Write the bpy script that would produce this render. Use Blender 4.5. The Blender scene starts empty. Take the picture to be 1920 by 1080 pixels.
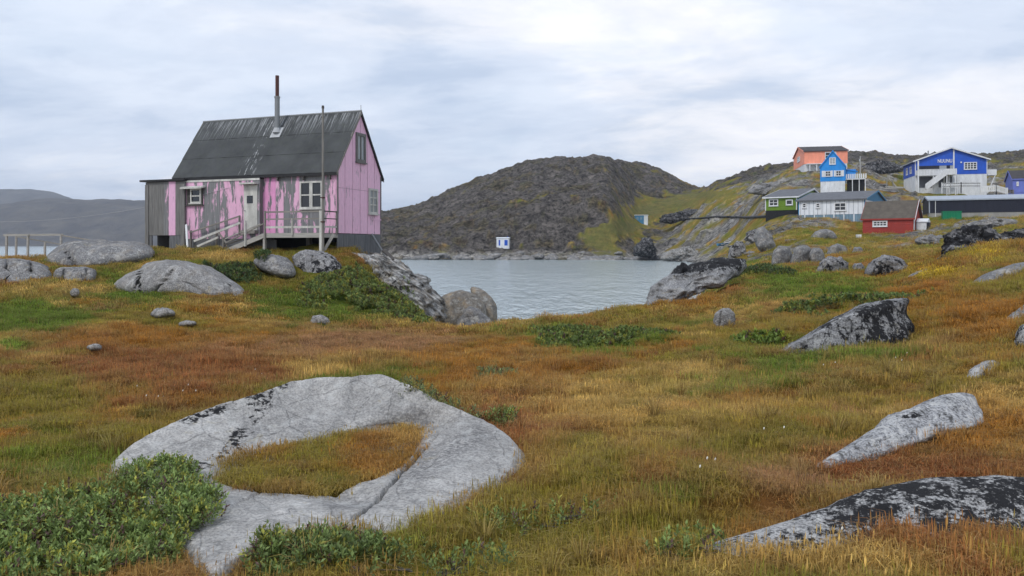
import bpy, bmesh, math, random, time
import numpy as np
from mathutils import Vector, Matrix
from mathutils.bvhtree import BVHTree

random.seed(7); rng = np.random.default_rng(7)
S = bpy.context.scene
COL = S.collection
R = math.radians

# ------------------------------------------------------------------ camera
F, CX, HY, EYE = 1400.0, 960.0, 458.0, 4.0          # focal length in photo pixels, principal column, horizon row, eye above the water
cam_d = bpy.data.cameras.new('camera'); cam = bpy.data.objects.new('camera', cam_d); COL.objects.link(cam)
cam.location = (0, 0, EYE); cam.rotation_euler = (R(90), 0, 0)
cam_d.sensor_width = 36; cam_d.lens = F / 1920 * 36; cam_d.shift_y = (HY - 540) / 1920
cam_d.clip_start = 0.1; cam_d.clip_end = 40000
S.camera = cam

# ------------------------------------------------------------------ world and light
SUN_EL, SUN_AZ = R(48), R(215)                       # azimuth clockwise from +Y
w = bpy.data.worlds.new('World'); S.world = w; w.use_nodes = True
nt = w.node_tree; N = nt.nodes; L = nt.links; N.clear()
def nd(t, **k):
    n = N.new(t)
    for a, b in k.items(): setattr(n, a, b)
    return n
sky = nd('ShaderNodeTexSky', sky_type='NISHITA', sun_disc=False)
sky.sun_elevation = SUN_EL; sky.sun_rotation = SUN_AZ; sky.air_density = 1.0; sky.dust_density = 2.0
tc = nd('ShaderNodeTexCoord'); sep = nd('ShaderNodeSeparateXYZ'); L.new(tc.outputs['Generated'], sep.inputs[0])
zc = nd('ShaderNodeMath', operation='MAXIMUM'); L.new(sep.outputs['Z'], zc.inputs[0]); zc.inputs[1].default_value = 0.0
za = nd('ShaderNodeMath', operation='ADD'); L.new(zc.outputs[0], za.inputs[0]); za.inputs[1].default_value = 0.20
dx = nd('ShaderNodeMath', operation='DIVIDE'); L.new(sep.outputs['X'], dx.inputs[0]); L.new(za.outputs[0], dx.inputs[1])
dy = nd('ShaderNodeMath', operation='DIVIDE'); L.new(sep.outputs['Y'], dy.inputs[0]); L.new(za.outputs[0], dy.inputs[1])
cmb = nd('ShaderNodeCombineXYZ'); L.new(dx.outputs[0], cmb.inputs['X']); L.new(dy.outputs[0], cmb.inputs['Y'])
def wnoise(scale, detail, rough, dist, off=(0, 0, 0), stretch=(1, 1, 1), rot=0):
    m = nd('ShaderNodeMapping'); m.inputs['Location'].default_value = off; m.inputs['Scale'].default_value = stretch
    m.inputs['Rotation'].default_value = (0, 0, rot)
    L.new(cmb.outputs[0], m.inputs['Vector'])
    n = nd('ShaderNodeTexNoise'); n.inputs['Scale'].default_value = scale; n.inputs['Detail'].default_value = detail
    n.inputs['Roughness'].default_value = rough; n.inputs['Distortion'].default_value = dist
    L.new(m.outputs[0], n.inputs['Vector']); return n
def wramp(src, p):
    r = nd('ShaderNodeValToRGB'); r.color_ramp.interpolation = 'EASE'
    e = r.color_ramp.elements
    while len(e) < len(p): e.new(0.5)
    for q, (x, c) in zip(e, p): q.position = x; q.color = c if len(c) == 4 else (*c, 1)
    L.new(src, r.inputs['Fac']); return r
K = 1 / 0.1
n1 = wnoise(0.62, 8, 0.56, 0.4, (3.1, 1.7, 0), (0.85, 1.2, 1), 0.5)
n2 = wnoise(1.7, 9, 0.6, 0.25, (7.3, 2.2, 4), (0.8, 1.2, 1), 0.5)
shade = wramp(n1.outputs['Fac'], [(0.33, (.55, .655, .82)), (0.49, (.72, .795, .93)), (0.62, (.96, .965, 1.01))])
fine = wramp(n2.outputs['Fac'], [(0.36, (.82, .86, .91)), (0.50, (.98, .985, .99)), (0.62, (1.08, 1.07, 1.05))])
mulc = nd('ShaderNodeMix', data_type='RGBA', blend_type='MULTIPLY'); mulc.inputs['Factor'].default_value = 1
L.new(shade.outputs[0], mulc.inputs['A']); L.new(fine.outputs[0], mulc.inputs['B'])
scl = nd('ShaderNodeMix', data_type='RGBA', blend_type='MULTIPLY'); scl.inputs['Factor'].default_value = 1
L.new(mulc.outputs['Result'], scl.inputs['A']); scl.inputs['B'].default_value = (K, K, K, 1)
dens = wramp(n2.outputs['Fac'], [(0.30, (.90,) * 3), (0.55, (.99,) * 3)])
mixs = nd('ShaderNodeMix', data_type='RGBA'); L.new(dens.outputs[0], mixs.inputs['Factor'])
L.new(sky.outputs[0], mixs.inputs['A']); L.new(scl.outputs['Result'], mixs.inputs['B'])
bg = nd('ShaderNodeBackground'); bg.inputs['Strength'].default_value = 0.1
L.new(mixs.outputs['Result'], bg.inputs['Color'])
wo = nd('ShaderNodeOutputWorld'); L.new(bg.outputs[0], wo.inputs['Surface'])

sun_d = bpy.data.lights.new('sun', 'SUN'); sun = bpy.data.objects.new('sun', sun_d); COL.objects.link(sun)
sun_d.energy = 1.5; sun_d.angle = R(12); sun_d.color = (1, .965, .92)
sdir = Vector((math.sin(SUN_AZ) * math.cos(SUN_EL), math.cos(SUN_AZ) * math.cos(SUN_EL), math.sin(SUN_EL)))
sun.rotation_euler = sdir.to_track_quat('Z', 'Y').to_euler(); sun.location = sdir * 50
S.render.engine = 'CYCLES'
S.view_settings.view_transform = 'Standard'; S.view_settings.look = 'None'
S.view_settings.exposure = 0.15; S.view_settings.gamma = 1.0
try: S.view_settings.use_curve_mapping = False
except Exception: pass
S.cycles.max_bounces = 5; S.cycles.diffuse_bounces = 2; S.cycles.glossy_bounces = 2
S.cycles.transparent_max_bounces = 6; S.cycles.volume_bounces = 0
S.cycles.use_denoising = True

# ------------------------------------------------------------------ numpy noise
def _hash(ix, iy, iz, seed):
    n = (ix.astype(np.int64) * 374761393 + iy.astype(np.int64) * 668265263 + iz.astype(np.int64) * 2147483647 + seed * 1274126177) & 0xffffffff
    n = ((n ^ (n >> 13)) * 1274126177) & 0xffffffff
    n = (n ^ (n >> 16)) & 0xffffff
    return n / 0x7fffff - 1.0
def vnoise(p, seed=0):
    p = np.asarray(p, float)
    if p.shape[1] == 2: p = np.c_[p, np.zeros(len(p))]
    i = np.floor(p).astype(np.int64); f = p - i; f = f * f * f * (f * (f * 6 - 15) + 10)
    r = 0
    for a in (0, 1):
        for b in (0, 1):
            for c in (0, 1):
                wgt = (f[:, 0] if a else 1 - f[:, 0]) * (f[:, 1] if b else 1 - f[:, 1]) * (f[:, 2] if c else 1 - f[:, 2])
                r = r + wgt * _hash(i[:, 0] + a, i[:, 1] + b, i[:, 2] + c, seed)
    return r
def fbm(p, o=4, seed=0, gain=.5):
    p = np.asarray(p, float); r = 0; a = 1.; t = 0
    for k in range(o):
        r = r + a * vnoise(p * 2.03 ** k + 17.3 * k, seed + k); t += a; a *= gain
    return r / t * 1.6
def ridged(p, o=4, seed=0, gain=.55):
    p = np.asarray(p, float); r = 0; a = 1.; t = 0
    for k in range(o):
        r = r + a * (1 - np.abs(vnoise(p * 2.07 ** k + 9.1 * k, seed + k)) * 2); t += a; a *= gain
    return r / t
def sstep(a, b, x):
    t = np.clip((x - a) / (b - a), 0, 1); return t * t * (3 - 2 * t)

# ------------------------------------------------------------------ pixel helpers
def P(px, py, Y): return np.array([(px - CX) / F * Y, Y, EYE - (py - HY) / F * Y])
def project(x, y, z):
    y = np.maximum(y, .05); return CX + F * x / y, HY + F * (EYE - z) / y

# ------------------------------------------------------------------ terrain from control points (pixel column, distance, height)
T_COLS = {
 -600: [(10, 2.1), (20, 2.4), (27, 3.2), (33, 3.3), (45, 1.5), (60, -2), (180, -4), (430, -4)],
 0: [(6, 2.3), (10, 2.15), (16, 2.2), (21, 2.4), (26, 2.68), (28.5, 3.2), (33, 3.3), (40, 2.0), (55, -1.5), (180, -4), (430, -4)],
 200: [(6, 2.26), (10, 2.1), (16, 2.1), (21, 2.3), (25, 2.55), (29, 3.25), (33, 3.6), (37, 3.65), (45, 2.5), (60, -1.5), (180, -4), (430, -4)],
 400: [(6, 2.22), (10, 2.05), (16, 2.05), (21, 2.2), (24, 2.4), (27, 2.95), (30, 3.5), (33, 3.72), (38, 3.7), (46, 2.5), (60, -1.5), (180, -4), (430, -4)],
 550: [(6, 2.22), (10, 2.02), (16, 1.95), (21, 2.0), (24, 2.25), (27, 2.8), (30, 3.5), (33, 3.7), (38, 3.6), (47, 1.5), (60, -2), (180, -4)],
 680: [(6, 2.22), (10, 2.0), (16, 1.85), (21, 1.75), (25, 2.0), (28, 2.5), (31.5, 3.4), (34, 3.6), (37, 3.3), (41, 1.0), (47, -1.5), (180, -4)],
 800: [(6, 2.22), (10, 1.98), (16, 1.75), (22, 1.5), (27, 1.1), (31, .95), (34, .5), (38, -.5), (45, -2), (120, -4)],
 960: [(6, 2.22), (10, 2.0), (16, 1.7), (24, 1.4), (27.5, 1.17), (31, .5), (34, -.4), (40, -1.5), (60, -3), (150, -4)],
 1100: [(6, 2.24), (10, 2.03), (16, 1.8), (22, 1.72), (25, 1.64), (29, 1.0), (33, -.3), (45, -2.5), (150, -4)],
 1200: [(10, 2.08), (16, 1.93), (22, 1.95), (25, 1.86), (29, 1.2), (34, -.3), (45, -2.5), (140, -3), (190, -1), (200, .3), (212, 2.5), (235, 7), (260, 12), (300, 23)],
 1300: [(6, 2.3), (10, 2.15), (16, 2.1), (22, 2.1), (26, 2.1), (29, 1.6), (34, .2), (45, -1.2), (100, -2), (155, -.6), (168, .5), (190, 4), (210, 8), (240, 14), (290, 22), (340, 29.0), (430, 26)],
 1400: [(10, 2.2), (16, 2.2), (22, 2.4), (26, 2.6), (32, 2.75), (45, 2.1), (70, 2.2), (100, 3), (130, 5), (155, 8.5), (185, 13), (230, 21), (300, 33.6), (430, 33)],
 1500: [(6, 2.36), (10, 2.25), (14, 2.35), (20, 2.5), (26, 2.65), (32, 2.8), (45, 2.95), (60, 3.3), (75, 4.0), (105, 6.3), (122, 8.0), (150, 13), (185, 22.3), (200, 24), (300, 38), (430, 38)],
 1600: [(6, 2.42), (10, 2.35), (14, 2.5), (20, 2.65), (27, 2.85), (36, 3.1), (60, 3.5), (80, 4.1), (100, 5.0), (120, 7.6), (150, 13), (185, 22), (260, 33), (350, 47.7), (430, 46)],
 1700: [(6, 2.5), (10, 2.4), (14, 2.6), (18, 2.75), (27, 3.05), (36, 3.4), (60, 3.8), (85, 4.5), (102, 5.3), (125, 8.5), (150, 13.5), (170, 16.5), (220, 25), (340, 45), (430, 45)],
 1800: [(4.5, 2.48), (8, 2.55), (12, 2.7), (17, 3.1), (22, 3.5), (28, 3.85), (32, 3.8), (40, 3.8), (60, 4.2), (90, 6), (120, 8), (140, 10.5), (160, 15), (180, 17), (240, 28), (340, 46), (430, 46)],
 1920: [(4, 2.5), (8, 2.72), (12, 3.0), (17, 3.5), (22, 3.85), (28, 4.0), (34, 4.0), (45, 4.4), (90, 7), (120, 8.3), (145, 13), (170, 18), (240, 30), (330, 45), (430, 45)],
 2400: [(4, 2.7), (12, 3.6), (22, 4.8), (34, 5.5), (60, 6.5), (120, 10), (170, 19), (240, 31), (330, 46), (430, 46)],
}
cp = [(px, Y, z) for px, c in T_COLS.items() for Y, z in c]
for px in (-1400, -400, 200, 700, 960, 1300, 1600, 1900, 2600):
    cp += [(px, .9, 2.42), (px, 3.4, 2.37 + max(0, px - 1200) * .00016)]
for px, s in ((450, 452), (560, 430), (650, 408), (740, 394), (800, 378), (850, 355), (900, 335), (950, 312), (1000, 297), (1050, 292), (1100, 294), (1150, 296), (1190, 300), (1225, 309), (1262, 327), (1290, 344)):
    if px > 1180:
        Zc = 4 + (HY - s) * 350 / F; cp += [(px, 350, Zc), (px, 385, Zc * .97), (px, 430, .8 * Zc)]; continue
    Zc = 4 + (HY - s) * 320 / F
    cp += [(px, 172, -2.5), (px, 194, .3), (px, 215, .2 * Zc + 1), (px, 245, .5 * Zc), (px, 280, .8 * Zc), (px, 320, Zc), (px, 370, .9 * Zc), (px, 430, .7 * Zc)]
cp = np.array(cp, float)
def _feat(x, y):
    y = np.maximum(y, .9); a = np.clip(x / y, -1.8, 1.8); return np.c_[a * 4.0, np.log(y) * 1.25]
_C = np.c_[(cp[:, 0] - CX) / F * 4.0, np.log(cp[:, 1]) * 1.25]; _V = np.arcsinh((cp[:, 2] - 2) / 1.5)
def _ker(d2): return 0.5 * d2 * np.log(d2 + 1e-9)
def _k(A, B): return _ker(((A[:, None, :] - B[None, :, :]) ** 2).sum(-1))
_n = len(_C); _M = np.zeros((_n + 3, _n + 3)); _M[:_n, :_n] = _k(_C, _C) + np.eye(_n) * 0.004
_M[:_n, _n:] = np.c_[np.ones(_n), _C]; _M[_n:, :_n] = _M[:_n, _n:].T
_W = np.linalg.solve(_M, np.r_[_V, 0, 0, 0])
def base_raw(x, y):
    x = np.atleast_1d(np.asarray(x, float)); y = np.atleast_1d(np.asarray(y, float)); out = np.empty(len(x))
    for i in range(0, len(x), 40000):
        f = _feat(x[i:i + 40000], y[i:i + 40000])
        out[i:i + 40000] = _k(f, _C) @ _W[:_n] + _W[_n] + f @ _W[_n + 1:]
    return 2 + 1.5 * np.sinh(np.clip(out, -2.5, 5))

SKYLINE = [(700, 398), (740, 395), (800, 379), (850, 357), (900, 337), (950, 315), (1000, 300), (1050, 295), (1100, 297), (1150, 299), (1190, 303), (1225, 312), (1262, 330), (1290, 346), (1310, 354), (1345, 342), (1400, 322), (1480, 308), (1600, 286), (1700, 292), (1850, 290), (1920, 285)]
_sp = np.array([q[0] for q in SKYLINE], float); _sf = []
for _px, _py in SKYLINE:
    _Y = np.linspace(215, 428, 220); _z = base_raw((_px - CX) / F * _Y, _Y); _e = (_z - EYE) / _Y; _k_ = int(np.argmax(_e)); _sf.append(((HY - _py) / F * _Y[_k_] + EYE) / _z[_k_])
_sf = np.array(_sf)
def base_h(x, y):
    z = base_raw(x, y); x = np.atleast_1d(np.asarray(x, float)); y = np.atleast_1d(np.asarray(y, float)); px = CX + F * x / np.maximum(y, .9)
    g = np.interp(px, _sp, _sf, left=1., right=1.); return np.where(z > 0, z * (1 + (g - 1) * sstep(205, 265, y)), z)
GREEN_POLY = [(1120, 450, 34, 26), (1160, 425, 42, 14), (1215, 395, 40, 12), (1260, 380, 45, 9), (1310, 366, 50, 7), (1145, 476, 30, 8)]
def rockiness(x, y, z):
    """0 turf .. 1 bare rock, for ground beyond the meadow"""
    px, py = project(x, y, z)
    n = fbm(np.c_[x, y] / 9.0, 4, 31) + .6 * fbm(np.c_[x, y] / 2.7, 3, 37)
    far = sstep(40, 75, y)
    bias = np.where(y > 172, np.where(px < 1190, .72, -.02), -.15)
    bias = bias + .5 * sstep(1180, 1120, px) * (y > 172)
    bias = bias + .9 * sstep(225, 275, y) * sstep(1300, 1500, px) + 1.0 * sstep(285, 315, y) * sstep(1330, 1300, px)
    slope_r = sstep(1180, 1260, px) * sstep(1480, 1400, px) * sstep(150, 168, y)
    bias = bias + .2 * slope_r
    for cx, cy, rx, ry in GREEN_POLY:
        bias = bias - 2.6 * np.exp(-(((px - cx) / rx) ** 2 + ((py - cy) / ry) ** 2)) * (y > 150)
    shore = sstep(2.2, .9, z) * (y > 90)
    return np.clip(sstep(-.25, .35, n + bias) * far + shore, 0, 1)
RING_OUT = [(195, 862, 2.27, 0.025), (215, 850, 2.31, 0.025), (260, 826, 2.38, 0.028), (320, 796, 2.45, 0.028), (400, 761, 2.52, 0.021), (480, 736, 2.57, 0.014), (545, 718, 2.61, 0.007), (620, 711, 2.63, 0.000), (720, 705, 2.62, 0.000), (775, 722, 2.57, 0.007), (822, 752, 2.49, 0.014),
 (890, 780, 2.37, 0.032), (932, 800, 2.30, 0.038), (962, 820, 2.27, 0.038), (978, 842, 2.25, 0.038), (966, 872, 2.25, 0.042), (930, 892, 2.27, 0.042), (880, 917, 2.28, 0.042), (840, 937, 2.29, 0.042), (790, 962, 2.30, 0.038), (735, 983, 2.31, 0.035), (660, 990, 2.32, 0.032),
 (600, 986, 2.32, 0.032), (520, 990, 2.33, 0.032), (462, 1010, 2.34, 0.035), (440, 1062, 2.36, 0.035), (400, 1072, 2.36, 0.035), (375, 1030, 2.35, 0.035), (340, 985, 2.33, 0.032), (290, 940, 2.32, 0.032), (225, 900, 2.30, 0.028)]   # column, row, edge height, hump
RING_C = (-1.46, 5.85)
_rx = np.array([(q[0] - CX) / (q[1] - HY) * (EYE - q[2]) for q in RING_OUT]) - RING_C[0]; _ry = np.array([(EYE - q[2]) * F / (q[1] - HY) for q in RING_OUT]) - RING_C[1]
_ra = np.arctan2(_ry, _rx); _ro = np.argsort(_ra); _ra = _ra[_ro]; _rr = np.hypot(_rx, _ry)[_ro]
def ring_rel(x, y):
    dx_, dy_ = x - RING_C[0], y - RING_C[1]; return np.hypot(dx_, dy_) / np.interp(np.arctan2(dy_, dx_), _ra, _rr, period=2 * math.pi)
def detail_h(x, y, z0):
    xy = np.c_[x, y]; rel_ = ring_rel(x, y)
    near = .085 * fbm(xy / 1.3, 3, 3) + .05 * fbm(xy / .45, 2, 5)
    near *= sstep(60, 30, y) * (.3 + .7 * sstep(1.0, 1.5, rel_)); near = near - .22 * sstep(1.02, .82, rel_) - .03 * sstep(1.5, 1.0, rel_)
    near = near + .085 * np.exp(-(((x - 1.0) / .55) ** 2 + ((y - 3.78) / .28) ** 2)) + .06 * np.exp(-(((x - 2.05) / .7) ** 2 + ((y - 3.62) / .2) ** 2))
    mid = .55 * fbm(xy / 6.5, 4, 11) * sstep(35, 70, y)
    rk = rockiness(x, y, z0)
    land = sstep(-.5, 1.5, z0)
    big = (1.6 * ridged(xy / np.array([13, 10]), 5, 21, .66) - .5) * sstep(90, 190, y) * rk * land
    med = (.9 * ridged(xy / 4.5, 4, 25, .6) - .3) * sstep(50, 110, y) * rk + .7 * fbm(xy / 7.0, 3, 29) * sstep(150, 200, y) * rk * land
    return near + mid * land + big + med, rk
def terrain(x, y):
    z0 = base_h(x, y); d, rk = detail_h(np.atleast_1d(x), np.atleast_1d(y), z0); return z0 + d
def ground(px, py, y0=1.5, y1=420):
    """first point where the ray through a pixel meets the ground"""
    Y = np.exp(np.linspace(math.log(y0), math.log(y1), 1500)); x = (px - CX) / F * Y
    g = terrain(x, Y) - (EYE - (py - HY) / F * Y); i = np.argmax(g > 0)
    return np.array([x[i], Y[i], EYE - (py - HY) / F * Y[i]])

# ------------------------------------------------------------------ object helpers
def link(o, parent=None):
    COL.objects.link(o)
    if parent is not None: o.parent = parent
    return o
def tag(o, label=None, cat=None, group=None, kind=None):
    if label: o['label'] = label
    if cat: o['category'] = cat
    if group: o['group'] = group
    if kind: o['kind'] = kind
    return o
def empty(name, loc, rz=0, parent=None):
    o = bpy.data.objects.new(name, None); o.empty_display_size = .3
    o.location = loc; o.rotation_euler = (0, 0, rz); return link(o, parent)
def mesh_np(name, v, f, mat, parent=None, origin=None, smooth=True, attrs=None):
    v = np.asarray(v, float)
    if origin is not None: v = v - np.asarray(origin, float)
    me = bpy.data.meshes.new(name); me.from_pydata(v.tolist(), [], f.tolist() if hasattr(f, 'tolist') else f)
    if smooth: me.polygons.foreach_set('use_smooth', np.ones(len(me.polygons), bool))
    if mat: me.materials.append(mat)
    for k, a in (attrs or {}).items():
        a = np.asarray(a, np.float32)
        if a.ndim == 1:
            at = me.attributes.new(k, 'FLOAT', 'POINT'); at.data.foreach_set('value', a)
        else:
            at = me.attributes.new(k, 'FLOAT_COLOR', 'POINT')
            at.data.foreach_set('color', np.c_[a[:, :3], np.ones(len(a))].astype(np.float32).ravel())
    me.update()
    o = bpy.data.objects.new(name, me)
    if origin is not None: o.location = tuple(float(q) for q in origin)
    return link(o, parent)
class MB:
    def __init__(s): s.v = []; s.f = []
    def add(s, v, f):
        k = len(s.v); s.v += [tuple(map(float, q)) for q in v]; s.f += [tuple(i + k for i in q) for q in f]; return s
    def box(s, x0, x1, y0, y1, z0, z1):
        return s.add([(x0, y0, z0), (x1, y0, z0), (x1, y1, z0), (x0, y1, z0), (x0, y0, z1), (x1, y0, z1), (x1, y1, z1), (x0, y1, z1)],
                     [(0, 3, 2, 1), (4, 5, 6, 7), (0, 1, 5, 4), (1, 2, 6, 5), (2, 3, 7, 6), (3, 0, 4, 7)])
    def beam(s, p, q, w, h, up=(0, 0, 1)):
        p = Vector(p); q = Vector(q); d = (q - p).normalized(); u = Vector(up)
        if abs(d.dot(u)) > .98: u = Vector((0, 1, 0))
        r = d.cross(u).normalized() * w / 2; t = r.cross(d).normalized() * h / 2
        c = [p - r - t, p + r - t, p + r + t, p - r + t]; c2 = [x + q - p for x in c]
        return s.add(c + c2, [(3, 2, 1, 0), (4, 5, 6, 7), (0, 1, 5, 4), (1, 2, 6, 5), (2, 3, 7, 6), (3, 0, 4, 7)])
    def tube(s, p, q, r, r2=None, n=8):
        p = Vector(p); q = Vector(q); r2 = r if r2 is None else r2; d = (q - p).normalized()
        u = d.orthogonal().normalized(); t = d.cross(u); v = []
        for c, rr in ((p, r), (q, r2)):
            v += [c + (u * math.cos(2 * math.pi * k / n) + t * math.sin(2 * math.pi * k / n)) * rr for k in range(n)]
        return s.add(v, [(k, (k + 1) % n, n + (k + 1) % n, n + k) for k in range(n)] + [tuple(range(n))[::-1], tuple(range(n, 2 * n))])
    def prism(s, poly, ext):
        """closed polygon (3-D points) swept by vector ext"""
        n = len(poly); e = Vector(ext); a = [Vector(q) for q in poly]; b = [q + e for q in a]
        return s.add(a + b, [tuple(range(n))[::-1], tuple(range(n, 2 * n))] + [(k, (k + 1) % n, n + (k + 1) % n, n + k) for k in range(n)])
    def build(s, name, mat, parent=None, loc=None, bevel=0):
        me = bpy.data.meshes.new(name); me.from_pydata(s.v, [], s.f); bm = bmesh.new(); bm.from_mesh(me)
        bmesh.ops.recalc_face_normals(bm, faces=bm.faces); bm.to_mesh(me); bm.free()
        if mat: me.materials.append(mat)
        o = bpy.data.objects.new(name, me)
        if loc is not None: o.location = loc
        return link(o, parent)
def copy_tree(o, parent=None):
    c = o.copy(); COL.objects.link(c); c.parent = parent
    for ch in list(o.children): copy_tree(ch, c)
    return c

# ------------------------------------------------------------------ materials
def newmat(name):
    m = bpy.data.materials.new(name); m.use_nodes = True; t = m.node_tree; t.nodes.clear(); return m, t
class NT:
    def __init__(s, t): s.t = t
    def n(s, typ, ins=None, **k):
        x = s.t.nodes.new(typ)
        for a, b in k.items(): setattr(x, a, b)
        for a, b in (ins or {}).items():
            if hasattr(b, 'is_output'): s.t.links.new(b, x.inputs[a])
            else: x.inputs[a].default_value = b
        return x
    def coord(s, kind='Object', scale=(1, 1, 1), rot=(0, 0, 0), loc=(0, 0, 0)):
        c = s.n('ShaderNodeTexCoord'); m = s.n('ShaderNodeMapping', {'Vector': c.outputs[kind], 'Scale': scale, 'Rotation': rot, 'Location': loc}); return m.outputs[0]
    def noise(s, vec, scale, detail=4, rough=.55, dist=0):
        return s.n('ShaderNodeTexNoise', {'Vector': vec, 'Scale': scale, 'Detail': detail, 'Roughness': rough, 'Distortion': dist}).outputs['Fac']
    def ramp(s, fac, pts, interp='LINEAR'):
        r = s.n('ShaderNodeValToRGB', {'Fac': fac}); r.color_ramp.interpolation = interp; e = r.color_ramp.elements
        while len(e) < len(pts): e.new(.5)
        for q, (x, c) in zip(e, pts):
            q.position = x
            if not hasattr(c, '__len__'): c = (c, c, c)
            q.color = (*c, 1)
        return r.outputs['Color']
    def mix(s, fac, a, b, blend='MIX'):
        x = s.n('ShaderNodeMix', data_type='RGBA', blend_type=blend)
        for k, q in (('Factor', fac), ('A', a), ('B', b)):
            if hasattr(q, 'is_output'): s.t.links.new(q, x.inputs[k])
            else: x.inputs[k].default_value = q if k == 'Factor' else (*q[:3], 1)
        return x.outputs['Result']
    def math(s, op, a, b=0., clamp=False):
        x = s.n('ShaderNodeMath', operation=op, use_clamp=clamp)
        for i, q in ((0, a), (1, b)):
            if hasattr(q, 'is_output'): s.t.links.new(q, x.inputs[i])
            else: x.inputs[i].default_value = q
        return x.outputs[0]
    def bump(s, h, strength=.5, dist=.02):  # dist may be a socket
        return s.n('ShaderNodeBump', {'Height': h, 'Strength': strength, 'Distance': dist}).outputs[0]
    def out(s, col, rough=.8, normal=None, spec=.3, metal=0., **k):
        ins = {'Base Color': col if hasattr(col, 'is_output') else (*col[:3], 1), 'Roughness': rough, 'Specular IOR Level': spec, 'Metallic': metal}
        if normal is not None: ins['Normal'] = normal
        b = s.n('ShaderNodeBsdfPrincipled', ins); o = s.n('ShaderNodeOutputMaterial', {'Surface': b.outputs[0]}); return b

def paint(name, col, rough=.6, var=.14, grime=.25, scale=1.5, boards=0):
    m, t = newmat(name); q = NT(t); v = q.coord('Object', (1, 1, .35))
    a = q.noise(v, scale, 5, .6); b = q.noise(v, scale * 9, 3, .6)
    c = q.mix(q.ramp(a, [(.35, 0), (.7, 1)]), tuple(x * (1 - var) for x in col), tuple(min(1, x * (1 + var * .4)) for x in col))
    c = q.mix(q.math('MULTIPLY', q.ramp(b, [(.55, 0), (.75, 1)]), grime), c, (.16, .15, .135))
    h = b
    if boards:
        wv = q.n('ShaderNodeTexWave', {'Vector': q.coord('Object'), 'Scale': boards}, wave_type='BANDS', bands_direction='Z', wave_profile='SAW').outputs['Fac']
        h = q.math('ADD', q.math('MULTIPLY', wv, 1.5), q.math('MULTIPLY', b, .2))
    q.out(c, rough, q.bump(h, .35, .01)); return m
def wood(name, col=(.30, .285, .26), dark=(.12, .11, .10), axis='Z'):
    m, t = newmat(name); q = NT(t); sc = {'Z': (14, 14, .8), 'X': (.8, 14, 14)}[axis]
    v = q.coord('Object', sc); a = q.noise(v, 1.6, 6, .65); b = q.noise(q.coord('Object'), 1.1, 4, .6)
    c = q.mix(q.ramp(a, [(.3, 0), (.7, 1)]), dark, col); c = q.mix(q.ramp(b, [(.35, .45), (.65, 0)]), c, tuple(x * .6 for x in col))
    q.out(c, .88, q.bump(a, .5, .006), .15); return m
def peel_paint(name, col, peel, seed=0., bare=(.235, .235, .24)):
    """paint flaking off grey boards; peel 0..1"""
    m, t = newmat(name); q = NT(t)
    v = q.coord('Object', (2.6, 2.6, .62), loc=(seed, seed * .7, seed * 1.3)); a = q.noise(v, 1.25, 8, .62, .25)
    v2 = q.coord('Object', (9, 9, 2.2)); b = q.noise(v2, 1.6, 6, .65)
    s = q.math('ADD', q.math('MULTIPLY', a, .8), q.math('MULTIPLY', b, .2))
    th = .32 + .36 * peel
    msk = q.ramp(s, [(max(0, th - .022), 0), (th + .022, 1)])
    gr = q.noise(q.coord('Object', (16, 16, .7)), 1.3, 6, .65)
    wd = q.mix(q.ramp(gr, [(.3, 0), (.72, 1)]), tuple(x * .55 for x in bare), tuple(x * 1.18 for x in bare))
    pk = q.mix(q.ramp(b, [(.35, 0), (.7, 1)]), tuple(x * .86 for x in col), col)
    pk = q.mix(q.ramp(q.noise(q.coord('Object', (5, 5, 1.2)), 2.3, 5, .7), [(.52, 0), (.74, .5)]), pk, (.50, .36, .45))
    c = q.mix(msk, wd, pk)
    h = q.math('ADD', q.math('MULTIPLY', msk, .6), q.math('MULTIPLY', gr, .5))
    q.out(c, .8, q.bump(h, .45, .008), .2); return m
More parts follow.
